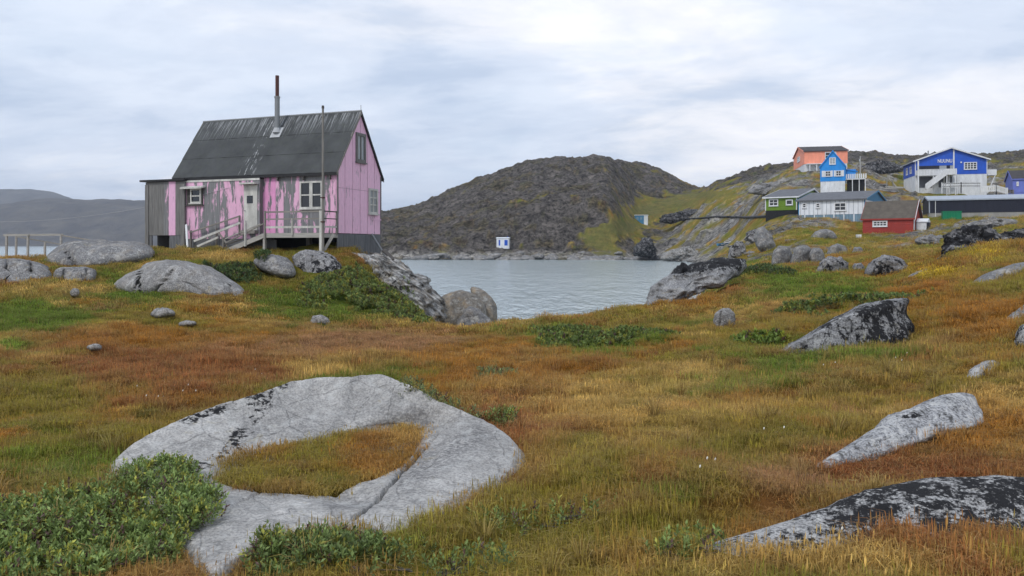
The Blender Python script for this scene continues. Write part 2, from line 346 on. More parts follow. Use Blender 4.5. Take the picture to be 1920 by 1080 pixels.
def rockmat(name, base=(.37, .37, .375), dark=.5, blotch=2.2, light=.5, streak=False, warm=0., strata=0., bscale=1.0, sdir_=-35., crackw=.3, speck=.72):
    """lichen-spotted granite; dark = amount of black lichen (also driven by the painted vertex value 'lichen')"""
    m, t = newmat(name); q = NT(t); v = q.coord('Object'); vb = q.coord('Object', (1, 1, .4) if streak else (1, 1, 1))
    g = q.noise(v, 1.1 * bscale, 5, .6); sp = q.noise(v, 38 * bscale, 3, .7); md = q.noise(v, 7 * bscale, 6, .65, .3)
    c = q.mix(q.ramp(g, [(.3, 0), (.7, 1)]), tuple(x * .68 for x in base), tuple(min(.75, x * 1.18) for x in base))
    c = q.mix(q.ramp(md, [(.36, .55), (.56, 0)]), c, tuple(x * .45 for x in base))
    c = q.mix(q.ramp(sp, [(.42, speck), (.55, 0)]), c, (.075, .075, .08))
    c = q.mix(q.math('MULTIPLY', q.ramp(q.noise(v, 16 * bscale, 4, .7), [(.56, 0), (.68, 1)]), light), c, (.60, .60, .57))
    if warm: c = q.mix(q.math('MULTIPLY', q.ramp(q.noise(v, 2.3, 4, .6), [(.48, 0), (.66, 1)]), warm), c, (.36, .28, .19))
    if strata:
        m1 = q.n('ShaderNodeMapping', {'Vector': v, 'Rotation': (0, R(sdir_), 0)}).outputs[0]; m2 = q.n('ShaderNodeMapping', {'Vector': m1, 'Scale': (.28, 1., 2.2)}).outputs[0]
        wv = q.noise(m2, strata, 7, .68, .5)
        c = q.mix(q.ramp(wv, [(.38, .92), (.47, 0)]), c, (.05, .048, .046)); c = q.mix(q.ramp(wv, [(.52, 0), (.60, .7)]), c, (.55, .545, .53))
    at = q.n('ShaderNodeAttribute', attribute_name='lichen').outputs['Fac']
    bl = q.noise(vb, blotch * bscale, 7, .68, .35); bl2 = q.noise(v, blotch * 5 * bscale, 5, .7)
    s = q.math('ADD', q.math('MULTIPLY', bl, .56), q.math('MULTIPLY', bl2, .44))
    s = q.math('ADD', s, q.math('MULTIPLY', at, .22))
    th = .74 - .26 * dark
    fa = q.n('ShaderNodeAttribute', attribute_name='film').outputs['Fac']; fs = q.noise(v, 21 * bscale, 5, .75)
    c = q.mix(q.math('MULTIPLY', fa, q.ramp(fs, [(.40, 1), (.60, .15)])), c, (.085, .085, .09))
    lm = q.ramp(s, [(th - .022, 0), (th + .02, 1)])
    wl = q.ramp(q.noise(v, 4.3 * bscale, 6, .7, .4), [(.54, 0), (.62, .32)]); c = q.mix(wl, c, (.56, .565, .55))
    c = q.mix(q.ramp(q.noise(v, 2.9 * bscale, 6, .75, .6), [(.60, 0), (.68, .4)]), c, (.30, .25, .13))
    vc = q.n('ShaderNodeTexVoronoi', {'Vector': q.mix(.12, v, q.n('ShaderNodeTexNoise', {'Vector': v, 'Scale': 3. * bscale, 'Detail': 4}).outputs['Color']), 'Scale': 1.5 * bscale}, feature='DISTANCE_TO_EDGE').outputs['Distance']
    ck = q.math('MULTIPLY', q.ramp(vc, [(.0, 1), (.012, 0)]), crackw); c = q.mix(ck, c, (.03, .03, .03))
    c = q.mix(lm, c, (.018, .018, .02))
    h = q.math('ADD', q.math('ADD', q.math('MULTIPLY', md, .8), q.math('MULTIPLY', sp, .16)), q.math('MULTIPLY', lm, .12))
    h = q.math('SUBTRACT', h, q.math('MULTIPLY', ck, .5))
    q.out(c, .9, q.bump(h, 1., .06 / bscale), .18); return m
def simple(name, col, rough=.5, metal=0., spec=.4):
    m, t = newmat(name); q = NT(t); a = q.noise(q.coord('Object'), 6, 4, .6)
    q.out(q.mix(q.ramp(a, [(.3, 0), (.7, 1)]), tuple(x * .85 for x in col), col), rough, q.bump(a, .1, .004), spec, metal); return m

M = {}
M['pane'] = simple('window_glass', (.018, .02, .024), .08, 0, .6)
M['pane_pale'] = simple('curtained_glass', (.33, .35, .36), .15, 0, .5)
M['white'] = paint('white_paint', (.72, .73, .74), .6)
M['oldwhite'] = paint('worn_white_paint', (.58, .57, .53), .75, .3, .5, 3)
M['grey_wood'] = wood('weathered_wood'); M['grey_wood_x'] = wood('weathered_wood_lengthwise', (.34, .32, .29), (.14, .13, .115), 'X')
M['pale_wood'] = wood('pale_weathered_wood', (.50, .48, .44), (.26, .25, .23), 'X')
M['dark_wood'] = wood('dark_weathered_wood', (.13, .12, .11), (.045, .042, .04), 'X')
M['black'] = simple('black_tar', (.02, .02, .022), .7); M['steel'] = simple('galvanised_pipe', (.23, .24, .245), .5, .3); M['rust'] = simple('rusty_pipe', (.085, .035, .03), .85)
M['lead'] = simple('lead_flashing', (.45, .46, .47), .7)

# ground: painted turf / rock colours plus fine relief
m, t = newmat('turf_and_rock'); q = NT(t)
ca = q.n('ShaderNodeAttribute', attribute_name='Col').outputs['Color']; ra = q.n('ShaderNodeAttribute', attribute_name='rock').outputs['Fac']
v = q.coord('Object'); a = q.noise(v, .55, 8, .72, .2); b = q.noise(v, 6, 6, .7); d = q.noise(v, 2.1, 7, .75, .4)
c = q.mix(1., ca, q.ramp(a, [(.3, (.62, .62, .62)), (.52, (1, 1, 1)), (.7, (1.3, 1.27, 1.2))]), 'MULTIPLY')
c = q.mix(1., c, q.ramp(b, [(.3, .6), (.65, 1.25)]), 'MULTIPLY')
d2 = q.noise(v, .34, 7, .72, .5); d3 = q.noise(v, .9, 6, .7, .6)
crk = q.mix(1., q.ramp(d2, [(.38, .5), (.49, 1.), (.60, 1.35)]), q.ramp(d3, [(.38, .3), (.48, 1.), (.62, 1.4)]), 'MULTIPLY')
c = q.mix(ra, c, q.mix(1., c, crk, 'MULTIPLY'))
q.out(c, .95, q.bump(q.math('ADD', q.math('MULTIPLY', a, .8), q.math('ADD', q.math('MULTIPLY', d3, .9), q.math('MULTIPLY', d, .4))), .9, q.math('ADD', .35, q.math('MULTIPLY', ra, 1.2))), .08); M['ground'] = m
# sea
m, t = newmat('sea_water'); q = NT(t); v = q.coord('Object', (1, .30, 1), (0, 0, R(6)))
a = q.noise(v, .45, 5, .65, .5); b = q.noise(v, 1.5, 4, .6, .3); d = q.noise(q.coord('Object', (1, .5, 1)), .035, 3, .5)
h = q.math('ADD', q.math('MULTIPLY', a, .5), q.math('MULTIPLY', b, .22))
c = q.mix(q.ramp(d, [(.35, 0), (.65, 1)]), (.34, .405, .42), (.39, .455, .465))
q.out(c, .16, q.bump(h, 1., .8), .5); M['water'] = m
# far mountains
m, t = newmat('far_mountain_rock'); q = NT(t); v = q.coord('Object'); a = q.noise(v, .02, 8, .68, .3)
q.out(q.mix(q.ramp(a, [(.35, 0), (.65, 1)]), (.055, .05, .048), (.12, .105, .085)), .95, q.bump(a, .6, 18), .05); M['mountain'] = m

# ------------------------------------------------------------------ vegetation colours (painted by patches on the ground)
PAL = dict(red=(.225, .082, .028), straw=(.42, .285, .085), olive=(.175, .155, .018), green=(.088, .138, .015), rust=(.275, .118, .014), moss=(.42, .30, .02), bright=(.15, .215, .03), pink=(.28, .15, .075))
BLOBS = [  # photo column, row, radii, kind, weight
 (60, 600, 110, 32, 'green', 2.2), (20, 650, 50, 14, 'bright', 2), (330, 605, 90, 22, 'olive', 1), (120, 890, 210, 90, 'green', 1.3), (60, 760, 120, 60, 'olive', 1.2),
 (300, 640, 200, 28, 'rust', 1.0), (200, 690, 240, 40, 'red', 1.2), (560, 650, 220, 24, 'pink', 1.8), (780, 640, 170, 22, 'pink', 1.4), (420, 590, 120, 22, 'straw', 1.2), (100, 555, 120, 25, 'straw', 1.2),
 (250, 545, 90, 30, 'green', 1.2), (500, 560, 80, 20, 'green', 1.0), (640, 570, 140, 36, 'green', 1.6), (420, 480, 60, 12, 'straw', 2), (600, 700, 90, 24, 'straw', 1.8), (450, 690, 150, 30, 'red', 1.0),
 (900, 690, 120, 50, 'rust', .9), (1020, 720, 150, 50, 'red', 1.0), (950, 800, 90, 60, 'red', 1.2), (1100, 640, 110, 30, 'green', 1.5), (1180, 600, 120, 20, 'olive', 1.2), (1150, 760, 160, 60, 'straw', .9), (1330, 800, 130, 60, 'straw', .8),
 (1250, 920, 150, 50, 'green', 1.4), (1100, 860, 150, 60, 'olive', 1.0), (800, 1010, 130, 40, 'bright', .9), (950, 990, 150, 45, 'green', 1.2), (860, 920, 90, 40, 'red', .8), (1100, 1020, 130, 30, 'olive', .8), (1010, 930, 100, 40, 'rust', .7),
 (1500, 690, 190, 40, 'green', 1.1), (1350, 690, 140, 50, 'straw', .7), (1480, 540, 170, 30, 'green', 1.5), (1570, 518, 110, 16, 'bright', 1.6), (1300, 560, 80, 25, 'rust', 1.0), (1650, 700, 120, 40, 'olive', .8),
 (1750, 512, 70, 18, 'moss', 2.4), (1850, 475, 70, 18, 'moss', 2.0), (1780, 560, 110, 30, 'rust', 1.2), (1860, 620, 90, 50, 'rust', 1.3), (1880, 560, 70, 26, 'moss', 1.0), (1700, 870, 180, 30, 'red', 1.4), (1500, 910, 140, 40, 'pink', 1.0),
 (1850, 800, 110, 70, 'rust', 1.0), (1450, 1060, 220, 30, 'straw', 1.6), (1700, 1060, 220, 30, 'straw', 1.2), (1900, 760, 80, 40, 'straw', .9), (1430, 770, 150, 60, 'rust', .8), (1400, 850, 130, 50, 'olive', 1.0), (700, 860, 110, 40, 'rust', 1.1), (480, 890, 90, 30, 'moss', 1.0), (600, 860, 60, 20, 'olive', .9),
 (1300, 1010, 60, 30, 'bright', 1.3), (1210, 990, 90, 30, 'olive', .8)]
KEYS = list(PAL); PALM = np.array([PAL[k] for k in KEYS])
def turf_color(x, y, z):
    px, py = project(x, y, z); xy = np.c_[x, y]
    sc = np.clip(y / 9, .55, 3.0)
    wts = np.zeros((len(x), len(KEYS)))
    for i, (k, b) in enumerate(zip(KEYS, (.12, .08, .55, .22, .22, -.9, -.5, -.3))):
        wts[:, i] = b + .75 * fbm(xy / (1.9 + .13 * i) + 31 * i, 3, 50 + 7 * i) + .6 * fbm(xy / .33 + 11 * i, 2, 90 + i) + .4 * fbm(xy / 7.0 + 5 * i, 2, 140 + i)
    for cx, cy, rx, ry, k, wt in BLOBS:
        e = np.exp(-(((px - cx) / rx) ** 2 + ((py - cy) / ry) ** 2)); wts[:, KEYS.index(k)] += 1.25 * wt * e
    farw = sstep(40, 60, y)[:, None]
    wts = wts + farw * np.array([-.2, .3, .5, .2, .0, -.3, -.2, -.3])
    e = np.exp(wts * 3.5); e /= e.sum(1, keepdims=True)
    return e @ PALM
def ground_attrs(x, y, z, rk):
    c = turf_color(x, y, z) * np.where(y < 45, .78, .95)[:, None]
    px, py = project(x, y, z)
    for cx, cy, rx, ry in GREEN_POLY:
        g = np.clip(1.4 * np.exp(-(((px - cx) / rx) ** 2 + ((py - cy) / ry) ** 2)), 0, 1)[:, None] * (y > 150)[:, None]
        c = c * (1 - g * .8) + np.array([.115, .115, .038]) * g * .8
    t = .5 + .5 * fbm(np.c_[x, y, z] / 5.0, 4, 77)[:, None]
    hill = (sstep(168, 190, y) * sstep(1290, 1170, px) + sstep(225, 270, y)).clip(0, 1)[:, None]
    rc = np.array([.30, .285, .265]) * (.55 + .7 * t) * (1 - hill) + np.array([.108, .096, .087]) * (.6 + .8 * t) * hill
    pale = (sstep(2.6, 1.0, z) * sstep(.05, .5, z) * (y > 90))[:, None]
    rc = rc * (1 - pale) + np.array([.36, .34, .31]) * (.5 + .8 * t) * pale
    wet = (sstep(.55, .1, z) * (y > 60))[:, None]
    rc = rc * (1 - wet) + np.array([.04, .04, .038]) * wet
    r = rk[:, None]
    r2 = r * np.where(hill > .5, .8 + .2 * (t > .42), 1)
    return c * (1 - r2) + rc * r2

def sheet(name, a_vals, y_vals, mat, kind='structure'):
    A, Yg = np.meshgrid(a_vals, y_vals); x = (A * Yg).ravel(); y = Yg.ravel()
    z0 = base_h(x, y); dd, rk = detail_h(x, y, z0); z = z0 + dd
    na, ny = len(a_vals), len(y_vals); i = (np.arange(ny - 1)[:, None] * na + np.arange(na - 1)[None, :]).ravel()
    f = np.c_[i, i + 1, i + na + 1, i + na]
    o = mesh_np(name, np.c_[x, y, z], f, mat, attrs={'Col': ground_attrs(x, y, z, rk), 'rock': rk})
    return tag(o, kind=kind)
def cat(*p): return np.unique(np.concatenate(p))
a_all = cat(np.linspace(-1.7, -.76, 40), np.linspace(-.76, .76, 430), np.linspace(.76, 1.7, 40))
Ysplit = 170.0
tag(sheet('ground', a_all, np.exp(np.linspace(math.log(.9), math.log(Ysplit), 400)), M['ground']), 'brown and green tundra meadow running down to the water', 'ground')
aS = (1195 - CX) / F
tag(sheet('hill', np.linspace(-.55, aS, 440), np.linspace(Ysplit, 430, 190), M['ground']), 'dark rounded rocky hill across the bay', 'hill')
tag(sheet('hillside', cat(np.linspace(aS, .76, 300), np.linspace(.76, 1.4, 60)), np.linspace(Ysplit, 430, 150), M['ground']), 'grassy and rocky slope rising behind the coloured houses', 'hill')
# sea
wb = MB(); wb.add([(-4000, 14, 0), (4000, 14, 0), (4000, 3900, 0), (-4000, 3900, 0)], [(0, 1, 2, 3)])
tag(wb.build('water', M['water']), 'pale grey-blue rippled water of the bay', 'water', kind='structure')
# far mountains across the fjord
def mountain(name, sky_pts, Y0, Y1, seed, label):
    pxs = np.linspace(sky_pts[0][0], sky_pts[-1][0], 260); crest = np.interp(pxs, [q[0] for q in sky_pts], [q[1] for q in sky_pts])
    us = np.linspace(0, 1.6, 60); v = []
    for u in us:
        Y = Y0 + (Y1 - Y0) * u; prof = np.sin(min(u, 1) * math.pi / 2) ** .9 if u <= 1 else math.cos((u - 1) * 1.6)
        Zc = EYE + (HY - crest) / F * Y1
        x = (pxs - CX) / F * Y
        n = ridged(np.c_[x, np.full_like(x, Y)] / 260, 5, seed, .55)
        v.append(np.c_[x, np.full_like(x, Y), -6 + (Zc + 6) * prof + n * 13 * prof * (u > 0) - 7 * prof])
    v = np.concatenate(v); na = len(pxs); i = (np.arange(len(us) - 1)[:, None] * na + np.arange(na - 1)[None, :]).ravel()
    return tag(mesh_np(name, v, np.c_[i, i + 1, i + na + 1, i + na], M['mountain']), label, 'mountain', kind='structure')
mountain('mountain', [(-900, 372), (-300, 380), (0, 379), (60, 374), (130, 372), (200, 373), (273, 375), (420, 380), (600, 395), (760, 415), (900, 452), (1000, 470)], 1500, 1900, 5, 'long low blue-grey ridge across the fjord')
mountain('mountain', [(-900, 340), (-300, 345), (0, 354), (60, 355), (95, 360), (130, 372), (200, 400), (300, 440), (400, 470)], 2300, 2700, 9, 'higher hazy mountain shoulder behind the low ridge')
# ------------------------------------------------------------------ rocks
ROCK_V = []; ROCK_F = []; _rk = [0]
def solid(v, f):
    k = _rk[0]; ROCK_V.append(np.asarray(v)); ROCK_F.append([tuple(int(i) + k for i in q) for q in f]); _rk[0] += len(v)
def star(outline, c, n):
    """radius of a closed outline round c at n angles"""
    pts = np.array(outline, float) - c; nx = np.roll(pts, -1, 0)
    th = np.linspace(0, 2 * math.pi, n, endpoint=False); d = np.c_[np.cos(th), np.sin(th)]
    r = np.zeros(n)
    for p, q in zip(pts, nx):
        e = q - p; den = d[:, 0] * e[1] - d[:, 1] * e[0]; den = np.where(np.abs(den) < 1e-9, 1e-9, den)
        tt = (p[0] * e[1] - p[1] * e[0]) / den; u = (p[0] * d[:, 1] - p[1] * d[:, 0]) / den
        ok = (tt > 0) & (u >= -1e-6) & (u <= 1 + 1e-6); r = np.where(ok, np.maximum(r, tt), r)
    bad = r <= 0
    if bad.any(): r[bad] = np.interp(th[bad], th[~bad], r[~bad])
    for _ in range(2): r = .25 * np.roll(r, 1) + .5 * r + .25 * np.roll(r, -1)
    return d, r
def seg_dist(p, a, b):
    a = np.array(a, float); b = np.array(b, float); e = b - a; t = np.clip(((p - a) @ e) / (e @ e), 0, 1); return np.linalg.norm(p - a - t[:, None] * e, axis=1)
def rock(name, label, outline, Y, T, mat, tilt=0., n=72, m=36, rough=.07, seed=1, e=.62, cracks=(), facet=.5, group=None, lichen=None, c=None, cat_='rock', drop=0., strata=None, back=1., tiltx=0.):
    """boulder with the given outline (photo pixels) at distance Y, T metres of half-depth; tilt: metres farther per pixel up"""
    o = np.array(outline, float)
    if Y > 33 and Y < 120 and 116 < seed < 900:
        g_ = ground(o[:, 0].mean(), o[:, 1].max() - 4, 20); Y = float(g_[1]) + .75 * T; drop = drop + 7
    c = np.array(c if c is not None else [(o[:, 0].min() + o[:, 0].max()) / 2, (o[:, 1].min() + o[:, 1].max()) / 2], float)
    if drop: o[:, 1] = np.where(o[:, 1] > c[1], o[:, 1] + drop, o[:, 1])
    d, r = star(o, c, n); ph = np.linspace(0, math.pi, m)
    rr = np.sin(ph) ** e; off = -np.cos(ph)
    off = np.sign(off) * np.abs(off) ** .8; off = np.where(off > 0, off * back, off)
    pix = c[None, None, :] + rr[:, None, None] * (d * r[:, None])[None]; pix = pix.reshape(-1, 2)
    dep = Y + np.repeat(off * T, n) + tilt * (c[1] - pix[:, 1]) + tiltx * (pix[:, 0] - c[0])
    size = math.sqrt(max(1e-6, (np.ptp(o[:, 0]) * np.ptp(o[:, 1])))) * Y / F
    for a, b, wd, dp in cracks:
        g = np.exp(-(seg_dist(pix, a, b) / wd) ** 2); dep = dep + np.where(np.repeat(off, n) < .2, dp * g, 0)
    x = (pix[:, 0] - CX) / F * dep; z = EYE - (pix[:, 1] - HY) / F * dep; v = np.c_[x, dep, z]
    ctr = v.mean(0); nr = v - ctr; nr[:, 1] *= size / max(T, .1) * .6; nr /= np.linalg.norm(nr, axis=1, keepdims=True) + 1e-9
    q = v / size
    dsp = rough * (fbm(q * 1.7 + seed, 4, seed) + facet * (ridged(q * 2.4 + seed * 3, 4, seed + 9) - .5) + .35 * fbm(q * 9 + seed, 3, seed + 5))
    if strata is not None:
        s = np.array(strata[:3], float); s /= np.linalg.norm(s); u = (v @ s) * strata[3] + .8 * fbm(q * 1.5, 3, seed + 2)
        dsp = dsp + strata[4] / size * (np.abs((u % 1) - .5) * 2 - .5 + .6 * (vnoise(np.c_[np.floor(u) * 7.3, np.zeros(len(u)), np.zeros(len(u))], seed)))
    v = v + nr * (dsp * size)[:, None]
    i = (np.arange(m - 1)[:, None] * n + np.arange(n)[None, :]); j = (np.arange(m - 1)[:, None] * n + (np.arange(n)[None, :] + 1) % n)
    f = np.c_[i.ravel(), (i + n).ravel(), (j + n).ravel(), j.ravel()]
    f = f[:, ::-1] if False else f
    li = lichen(pix, v, nr) if lichen else np.zeros(len(v))
    base = np.array([v[:, 0].mean(), v[:, 1].mean(), v[:, 2].min() + .1 * np.ptp(v[:, 2])])
    ob = mesh_np(name, v, f, M[mat], origin=base, attrs={'lichen': li})
    solid(v, f)
    return tag(ob, label, cat_, group)

M['granite'] = rockmat('pale_granite', (.335, .325, .315), .12, 2.0, .5, bscale=.9, warm=.12)
M['granite_far'] = rockmat('grey_granite', (.265, .262, .262), .22, 1.2, .5, bscale=.55, warm=.25)
M['lichen_rock'] = rockmat('black_lichen_rock', (.47, .465, .46), .84, 4.2, .7, bscale=1.6, crackw=.08)
M['lichen_streak'] = rockmat('streaky_lichen_rock', (.33, .33, .335), .88, 3.0, .5, True, bscale=1.0)
M['lichen_far'] = rockmat('dark_lichen_rock', (.33, .32, .32), .82, 1.5, .5, bscale=.7)
M['layered'] = rockmat('layered_gneiss', (.25, .245, .235), .5, 1.4, .4, warm=.35, strata=3.6, bscale=.7)
M['ring'] = rockmat('pale_speckled_granite', (.49, .475, .455), .02, 3.4, .45, bscale=1.3, crackw=.25, speck=.42)
M['banded'] = rockmat('white_banded_gneiss', (.47, .475, .49), .42, 3.0, .7, bscale=1.4, strata=7., sdir_=62., crackw=.08)
M['dark_crag'] = rockmat('dark_crag_rock', (.20, .195, .20), 1.0, 1.6, 1., bscale=.9)
M['tan_rock'] = rockmat('tan_shore_rock', (.25, .225, .19), .25, 1.4, .35, warm=.6, bscale=.8)
topl = lambda pix, v, nr: sstep(.0, .8, nr[:, 2])            # lichen settles on upward faces

rock('boulder', 'huge cracked grey boulder in the grass in front of the pink house', [(210, 530), (235, 516), (260, 506), (272, 493), (310, 486), (350, 489), (390, 499), (420, 518), (450, 531), (468, 546), (468, 560), (440, 566), (400, 563), (360, 560), (300, 556), (255, 552), (225, 544)], 25, 1.5, 'granite', .012, 120, 60, .035, 3,
     cracks=[((262, 500), (258, 525), 2.4, .35), ((258, 525), (268, 552), 2.2, .35), ((258, 525), (250, 545), 1.6, .25), ((325, 508), (290, 550), 1.6, .16), ((350, 527), (385, 552), 1.8, .14), ((430, 535), (436, 562), 2.5, .25)], drop=6)
rock('bedrock_dome', 'broad pale rock dome beside the left end of the pink house', [(75, 488), (92, 474), (112, 460), (132, 453), (200, 451), (258, 454), (288, 463), (292, 478), (250, 490), (200, 498), (150, 503), (110, 502)], 31, 1.9, 'granite_far', .02, 110, 44, .035, 7, cracks=[((115, 460), (140, 500), 4, .3)], drop=8)
rock('rock_ledge', 'low blocky grey rock ledge at the left edge of the picture', [(-60, 490), (0, 486), (58, 488), (92, 499), (103, 514), (96, 532), (40, 538), (-60, 540)], 27, 1.1, 'granite_far', .012, 90, 40, .05, 11, e=.45, cracks=[((58, 488), (60, 530), 2.2, .35), ((14, 490), (10, 530), 2, .2)], drop=6)
rock('rock_block', 'squarish rock block next to the ledge at the left edge', [(101, 512), (110, 502), (140, 501), (168, 501), (181, 508), (181, 521), (165, 529), (110, 537), (100, 530)], 26.4, .7, 'granite_far', .01, 72, 34, .05, 13, e=.45, cracks=[((163, 504), (160, 527), 2, .2), ((120, 505), (116, 530), 2, .2)], drop=5)
rock('rock', 'small round white stone in the grass below the rock block', [(131, 548), (136, 541), (146, 541), (150, 548), (146, 556), (134, 556)], 22.5, .16, 'granite', 0, 32, 18, .05, 17)
rock('rock', 'flat pale stone sunk in the meadow below the huge cracked boulder', [(280, 588), (295, 579), (312, 577), (328, 584), (330, 592), (300, 597), (283, 595)], 18.3, .35, 'granite', 0, 40, 20, .08, 19)
rock('rock', 'nearly buried flat stone right of the flat pale stone', [(332, 607), (350, 600), (368, 603), (372, 609), (350, 613), (335, 612)], 17.4, .3, 'granite', 0, 32, 18, .06, 23)
rock('rock', 'low grey stone showing through the red grass at far left middle', [(160, 650), (178, 644), (192, 648), (190, 656), (170, 658)], 13.2, .2, 'granite', 0, 32, 18, .06, 27)
rock('rock', 'pointed pale stone in the grass below the green shrub mound', [(582, 607), (586, 595), (600, 590), (615, 596), (620, 607), (600, 612)], 19.5, .28, 'granite', 0, 36, 20, .09, 29)
rock('rock', 'pale angular stone left of the green shrub mound', [(572, 542), (585, 530), (600, 523), (620, 525), (618, 537), (600, 545), (580, 548)], 26.5, .4, 'granite_far', 0, 44, 22, .08, 31)
rock('boulder', 'smooth pale dome of rock in front of the deck of the pink house', [(473, 487), (492, 478), (512, 477), (535, 483), (550, 496), (557, 510), (548, 519), (520, 516), (490, 504), (475, 496)], 27.6, .9, 'granite_far', .01, 72, 36, .04, 37, drop=4)
rock('boulder', 'dark lichen-streaked boulder under the deck corner post', [(547, 486), (556, 473), (575, 467), (600, 468), (622, 476), (640, 495), (646, 508), (632, 522), (600, 524), (570, 516), (552, 500)], 28.7, .85, 'lichen_far', .012, 80, 40, .07, 41, drop=4)
rock('rock_outcrop', 'steep layered rock outcrop running down from the pink house to the bay', [(630, 488), (652, 474), (690, 477), (716, 478), (745, 490), (772, 512), (796, 523), (815, 543), (826, 568), (834, 598), (828, 618), (800, 613), (770, 592), (738, 566), (712, 545), (688, 530), (660, 515), (640, 503)], 31.6, 1.7, 'layered', .012, 240, 100, .07, 43, c=(742, 535), facet=2.2, strata=(.56, -.25, .79, 1.3, .2))
rock('boulder', 'tan block of shore rock at the foot of the layered outcrop', [(822, 575), (828, 556), (842, 549), (870, 545), (893, 554), (910, 572), (918, 600), (905, 612), (870, 616), (830, 612)], 35.8, 1.2, 'tan_rock', .01, 72, 40, .05, 47, e=.5, drop=8)
rock('boulder', 'split rounded slab standing in the water beside the tan block', [(874, 541), (884, 536), (905, 543), (922, 556), (932, 574), (933, 596), (922, 610), (911, 600), (907, 578), (890, 556)], 36.8, .9, 'tan_rock', .01, 72, 40, .03, 53, c=(912, 574), drop=6)
rock('boulder', 'wedge-shaped grey rock in front of the tan block at the shore', [(852, 604), (866, 588), (880, 572), (898, 582), (916, 594), (926, 607), (900, 618), (862, 618)], 34.2, .7, 'granite_far', .01, 60, 32, .06, 59, e=.5, drop=6)
rock('rock_outcrop', 'big black-topped sloping rock where the meadow meets the bay', [(1201, 580), (1213, 556), (1234, 526), (1264, 504), (1300, 492), (1350, 485), (1388, 486), (1394, 500), (1382, 518), (1350, 530), (1310, 540), (1270, 558), (1235, 574)], 27, .9, 'lichen_streak', .015, 150, 64, .09, 61, facet=1.8, e=.5, c=(1300, 525), drop=6, lichen=lambda p, v, n: .9 * sstep(-.05, .5, n[:, 2]) - .5)
rock('boulder', 'single round pale boulder in the meadow right of the bay', [(1337, 602), (1340, 587), (1352, 578), (1368, 577), (1379, 588), (1380, 603), (1370, 616), (1346, 619)], 16.4, .26, 'granite', 0, 52, 28, .05, 67, cracks=[((1352, 585), (1350, 612), 2, .08)], drop=3)
rock('rock_outcrop', 'large jagged wedge of black and grey rock in the right meadow', [(1420, 648), (1490, 622), (1560, 597), (1612, 574), (1660, 562), (1712, 556), (1703, 572), (1700, 585), (1712, 606), (1712, 632), (1700, 652), (1660, 664), (1600, 668), (1520, 668), (1470, 658)], 12.4, .75, 'lichen_streak', .004, 170, 70, .045, 71, facet=.9, drop=24, lichen=lambda p, v, n: .22 * sstep(1540, 1640, p[:, 0]) - .10)
rock('rock_slab', 'white banded rock rib rising through the grass at right', [(1488, 892), (1550, 855), (1610, 816), (1670, 780), (1740, 751), (1790, 738), (1828, 740), (1833, 762), (1842, 772), (1842, 802), (1800, 805), (1760, 812), (1700, 834), (1640, 860), (1580, 874)], 5.85, .16, 'banded', .0057, 170, 60, .05, 73, c=(1700, 806), lichen=lambda p, v, n: 1.1 * sstep(.3, .8, n[:, 2]) * sstep(1820, 1700, p[:, 0]) - .45, drop=6)
rock('rock_slab', 'long black and white lichen slab in the bottom right foreground', [(1255, 1040), (1340, 1008), (1420, 985), (1500, 965), (1560, 941), (1620, 916), (1700, 904), (1800, 897), (1900, 892), (1990, 893), (2070, 930), (2070, 1010), (1960, 1022), (1880, 1030), (1800, 1042), (1720, 1042), (1640, 1038), (1560, 1034), (1450, 1040), (1350, 1044)], 4.06, .12, 'lichen_rock', .0040, 220, 70, .035, 79, c=(1690, 975), lichen=lambda p, v, n: .25 * sstep(1500, 1650, p[:, 0]) - .25 * sstep(1560, 1420, p[:, 0]), drop=8, tiltx=-.00032)
rock('rock', 'dark rock lump cut off by the bottom right corner', [(1878, 1050), (1896, 1020), (1925, 1008), (1970, 1030), (1975, 1070), (1900, 1068)], 3.85, .14, 'lichen_rock', .002, 52, 28, .06, 83)
rock('rock', 'small pale rock above the white banded rib', [(1803, 716), (1815, 695), (1840, 679), (1865, 674), (1882, 685), (1872, 699), (1842, 706), (1822, 718)], 8.0, .2, 'banded', .004, 60, 28, .06, 89, drop=5)
rock('rock', 'black rock at the right edge of the picture', [(1900, 658), (1904, 626), (1920, 606), (1955, 612), (1960, 685), (1912, 684)], 9.2, .3, 'lichen_rock', 0, 52, 28, .05, 97, drop=3)
rock('rock', 'narrow grey slab on the slope above the black edge rock', [(1872, 614), (1893, 591), (1925, 571), (1965, 568), (1960, 600), (1895, 622)], 11.6, .4, 'granite', .006, 60, 28, .06, 101)
rock('rock_slab', 'smooth grey slab sloping up to the right edge below the crag', [(1806, 538), (1850, 512), (1900, 494), (1980, 484), (1990, 520), (1900, 527), (1850, 538), (1820, 542)], 17, .8, 'granite_far', .015, 90, 36, .03, 103)
rock('rock_slab', 'thin broken grey slab between yellow moss patches', [(1736, 542), (1770, 522), (1815, 503), (1852, 495), (1850, 508), (1805, 528), (1762, 546)], 19.5, .5, 'granite_far', .02, 80, 30, .07, 107, facet=1.)
rock('rock_outcrop', 'rugged black crag on the rise at the right', [(1735, 500), (1768, 478), (1776, 452), (1793, 433), (1822, 422), (1848, 424), (1872, 436), (1880, 458), (1862, 475), (1820, 482), (1775, 497)], 29, 1.8, 'dark_crag', .02, 170, 80, .14, 109, facet=1.6)
rock('rock_outcrop', 'lower black crag running out of the picture at right', [(1862, 446), (1888, 434), (1940, 430), (1990, 432), (1990, 470), (1930, 472), (1880, 470)], 30.5, 1.5, 'dark_crag', .02, 130, 60, .14, 113, facet=1.6)
rock('rock_slab', 'flat grey rock shelf below the black crag', [(1690, 522), (1730, 506), (1790, 490), (1850, 480), (1862, 488), (1800, 505), (1740, 524), (1700, 530)], 24, .8, 'layered', .03, 90, 30, .06, 115)
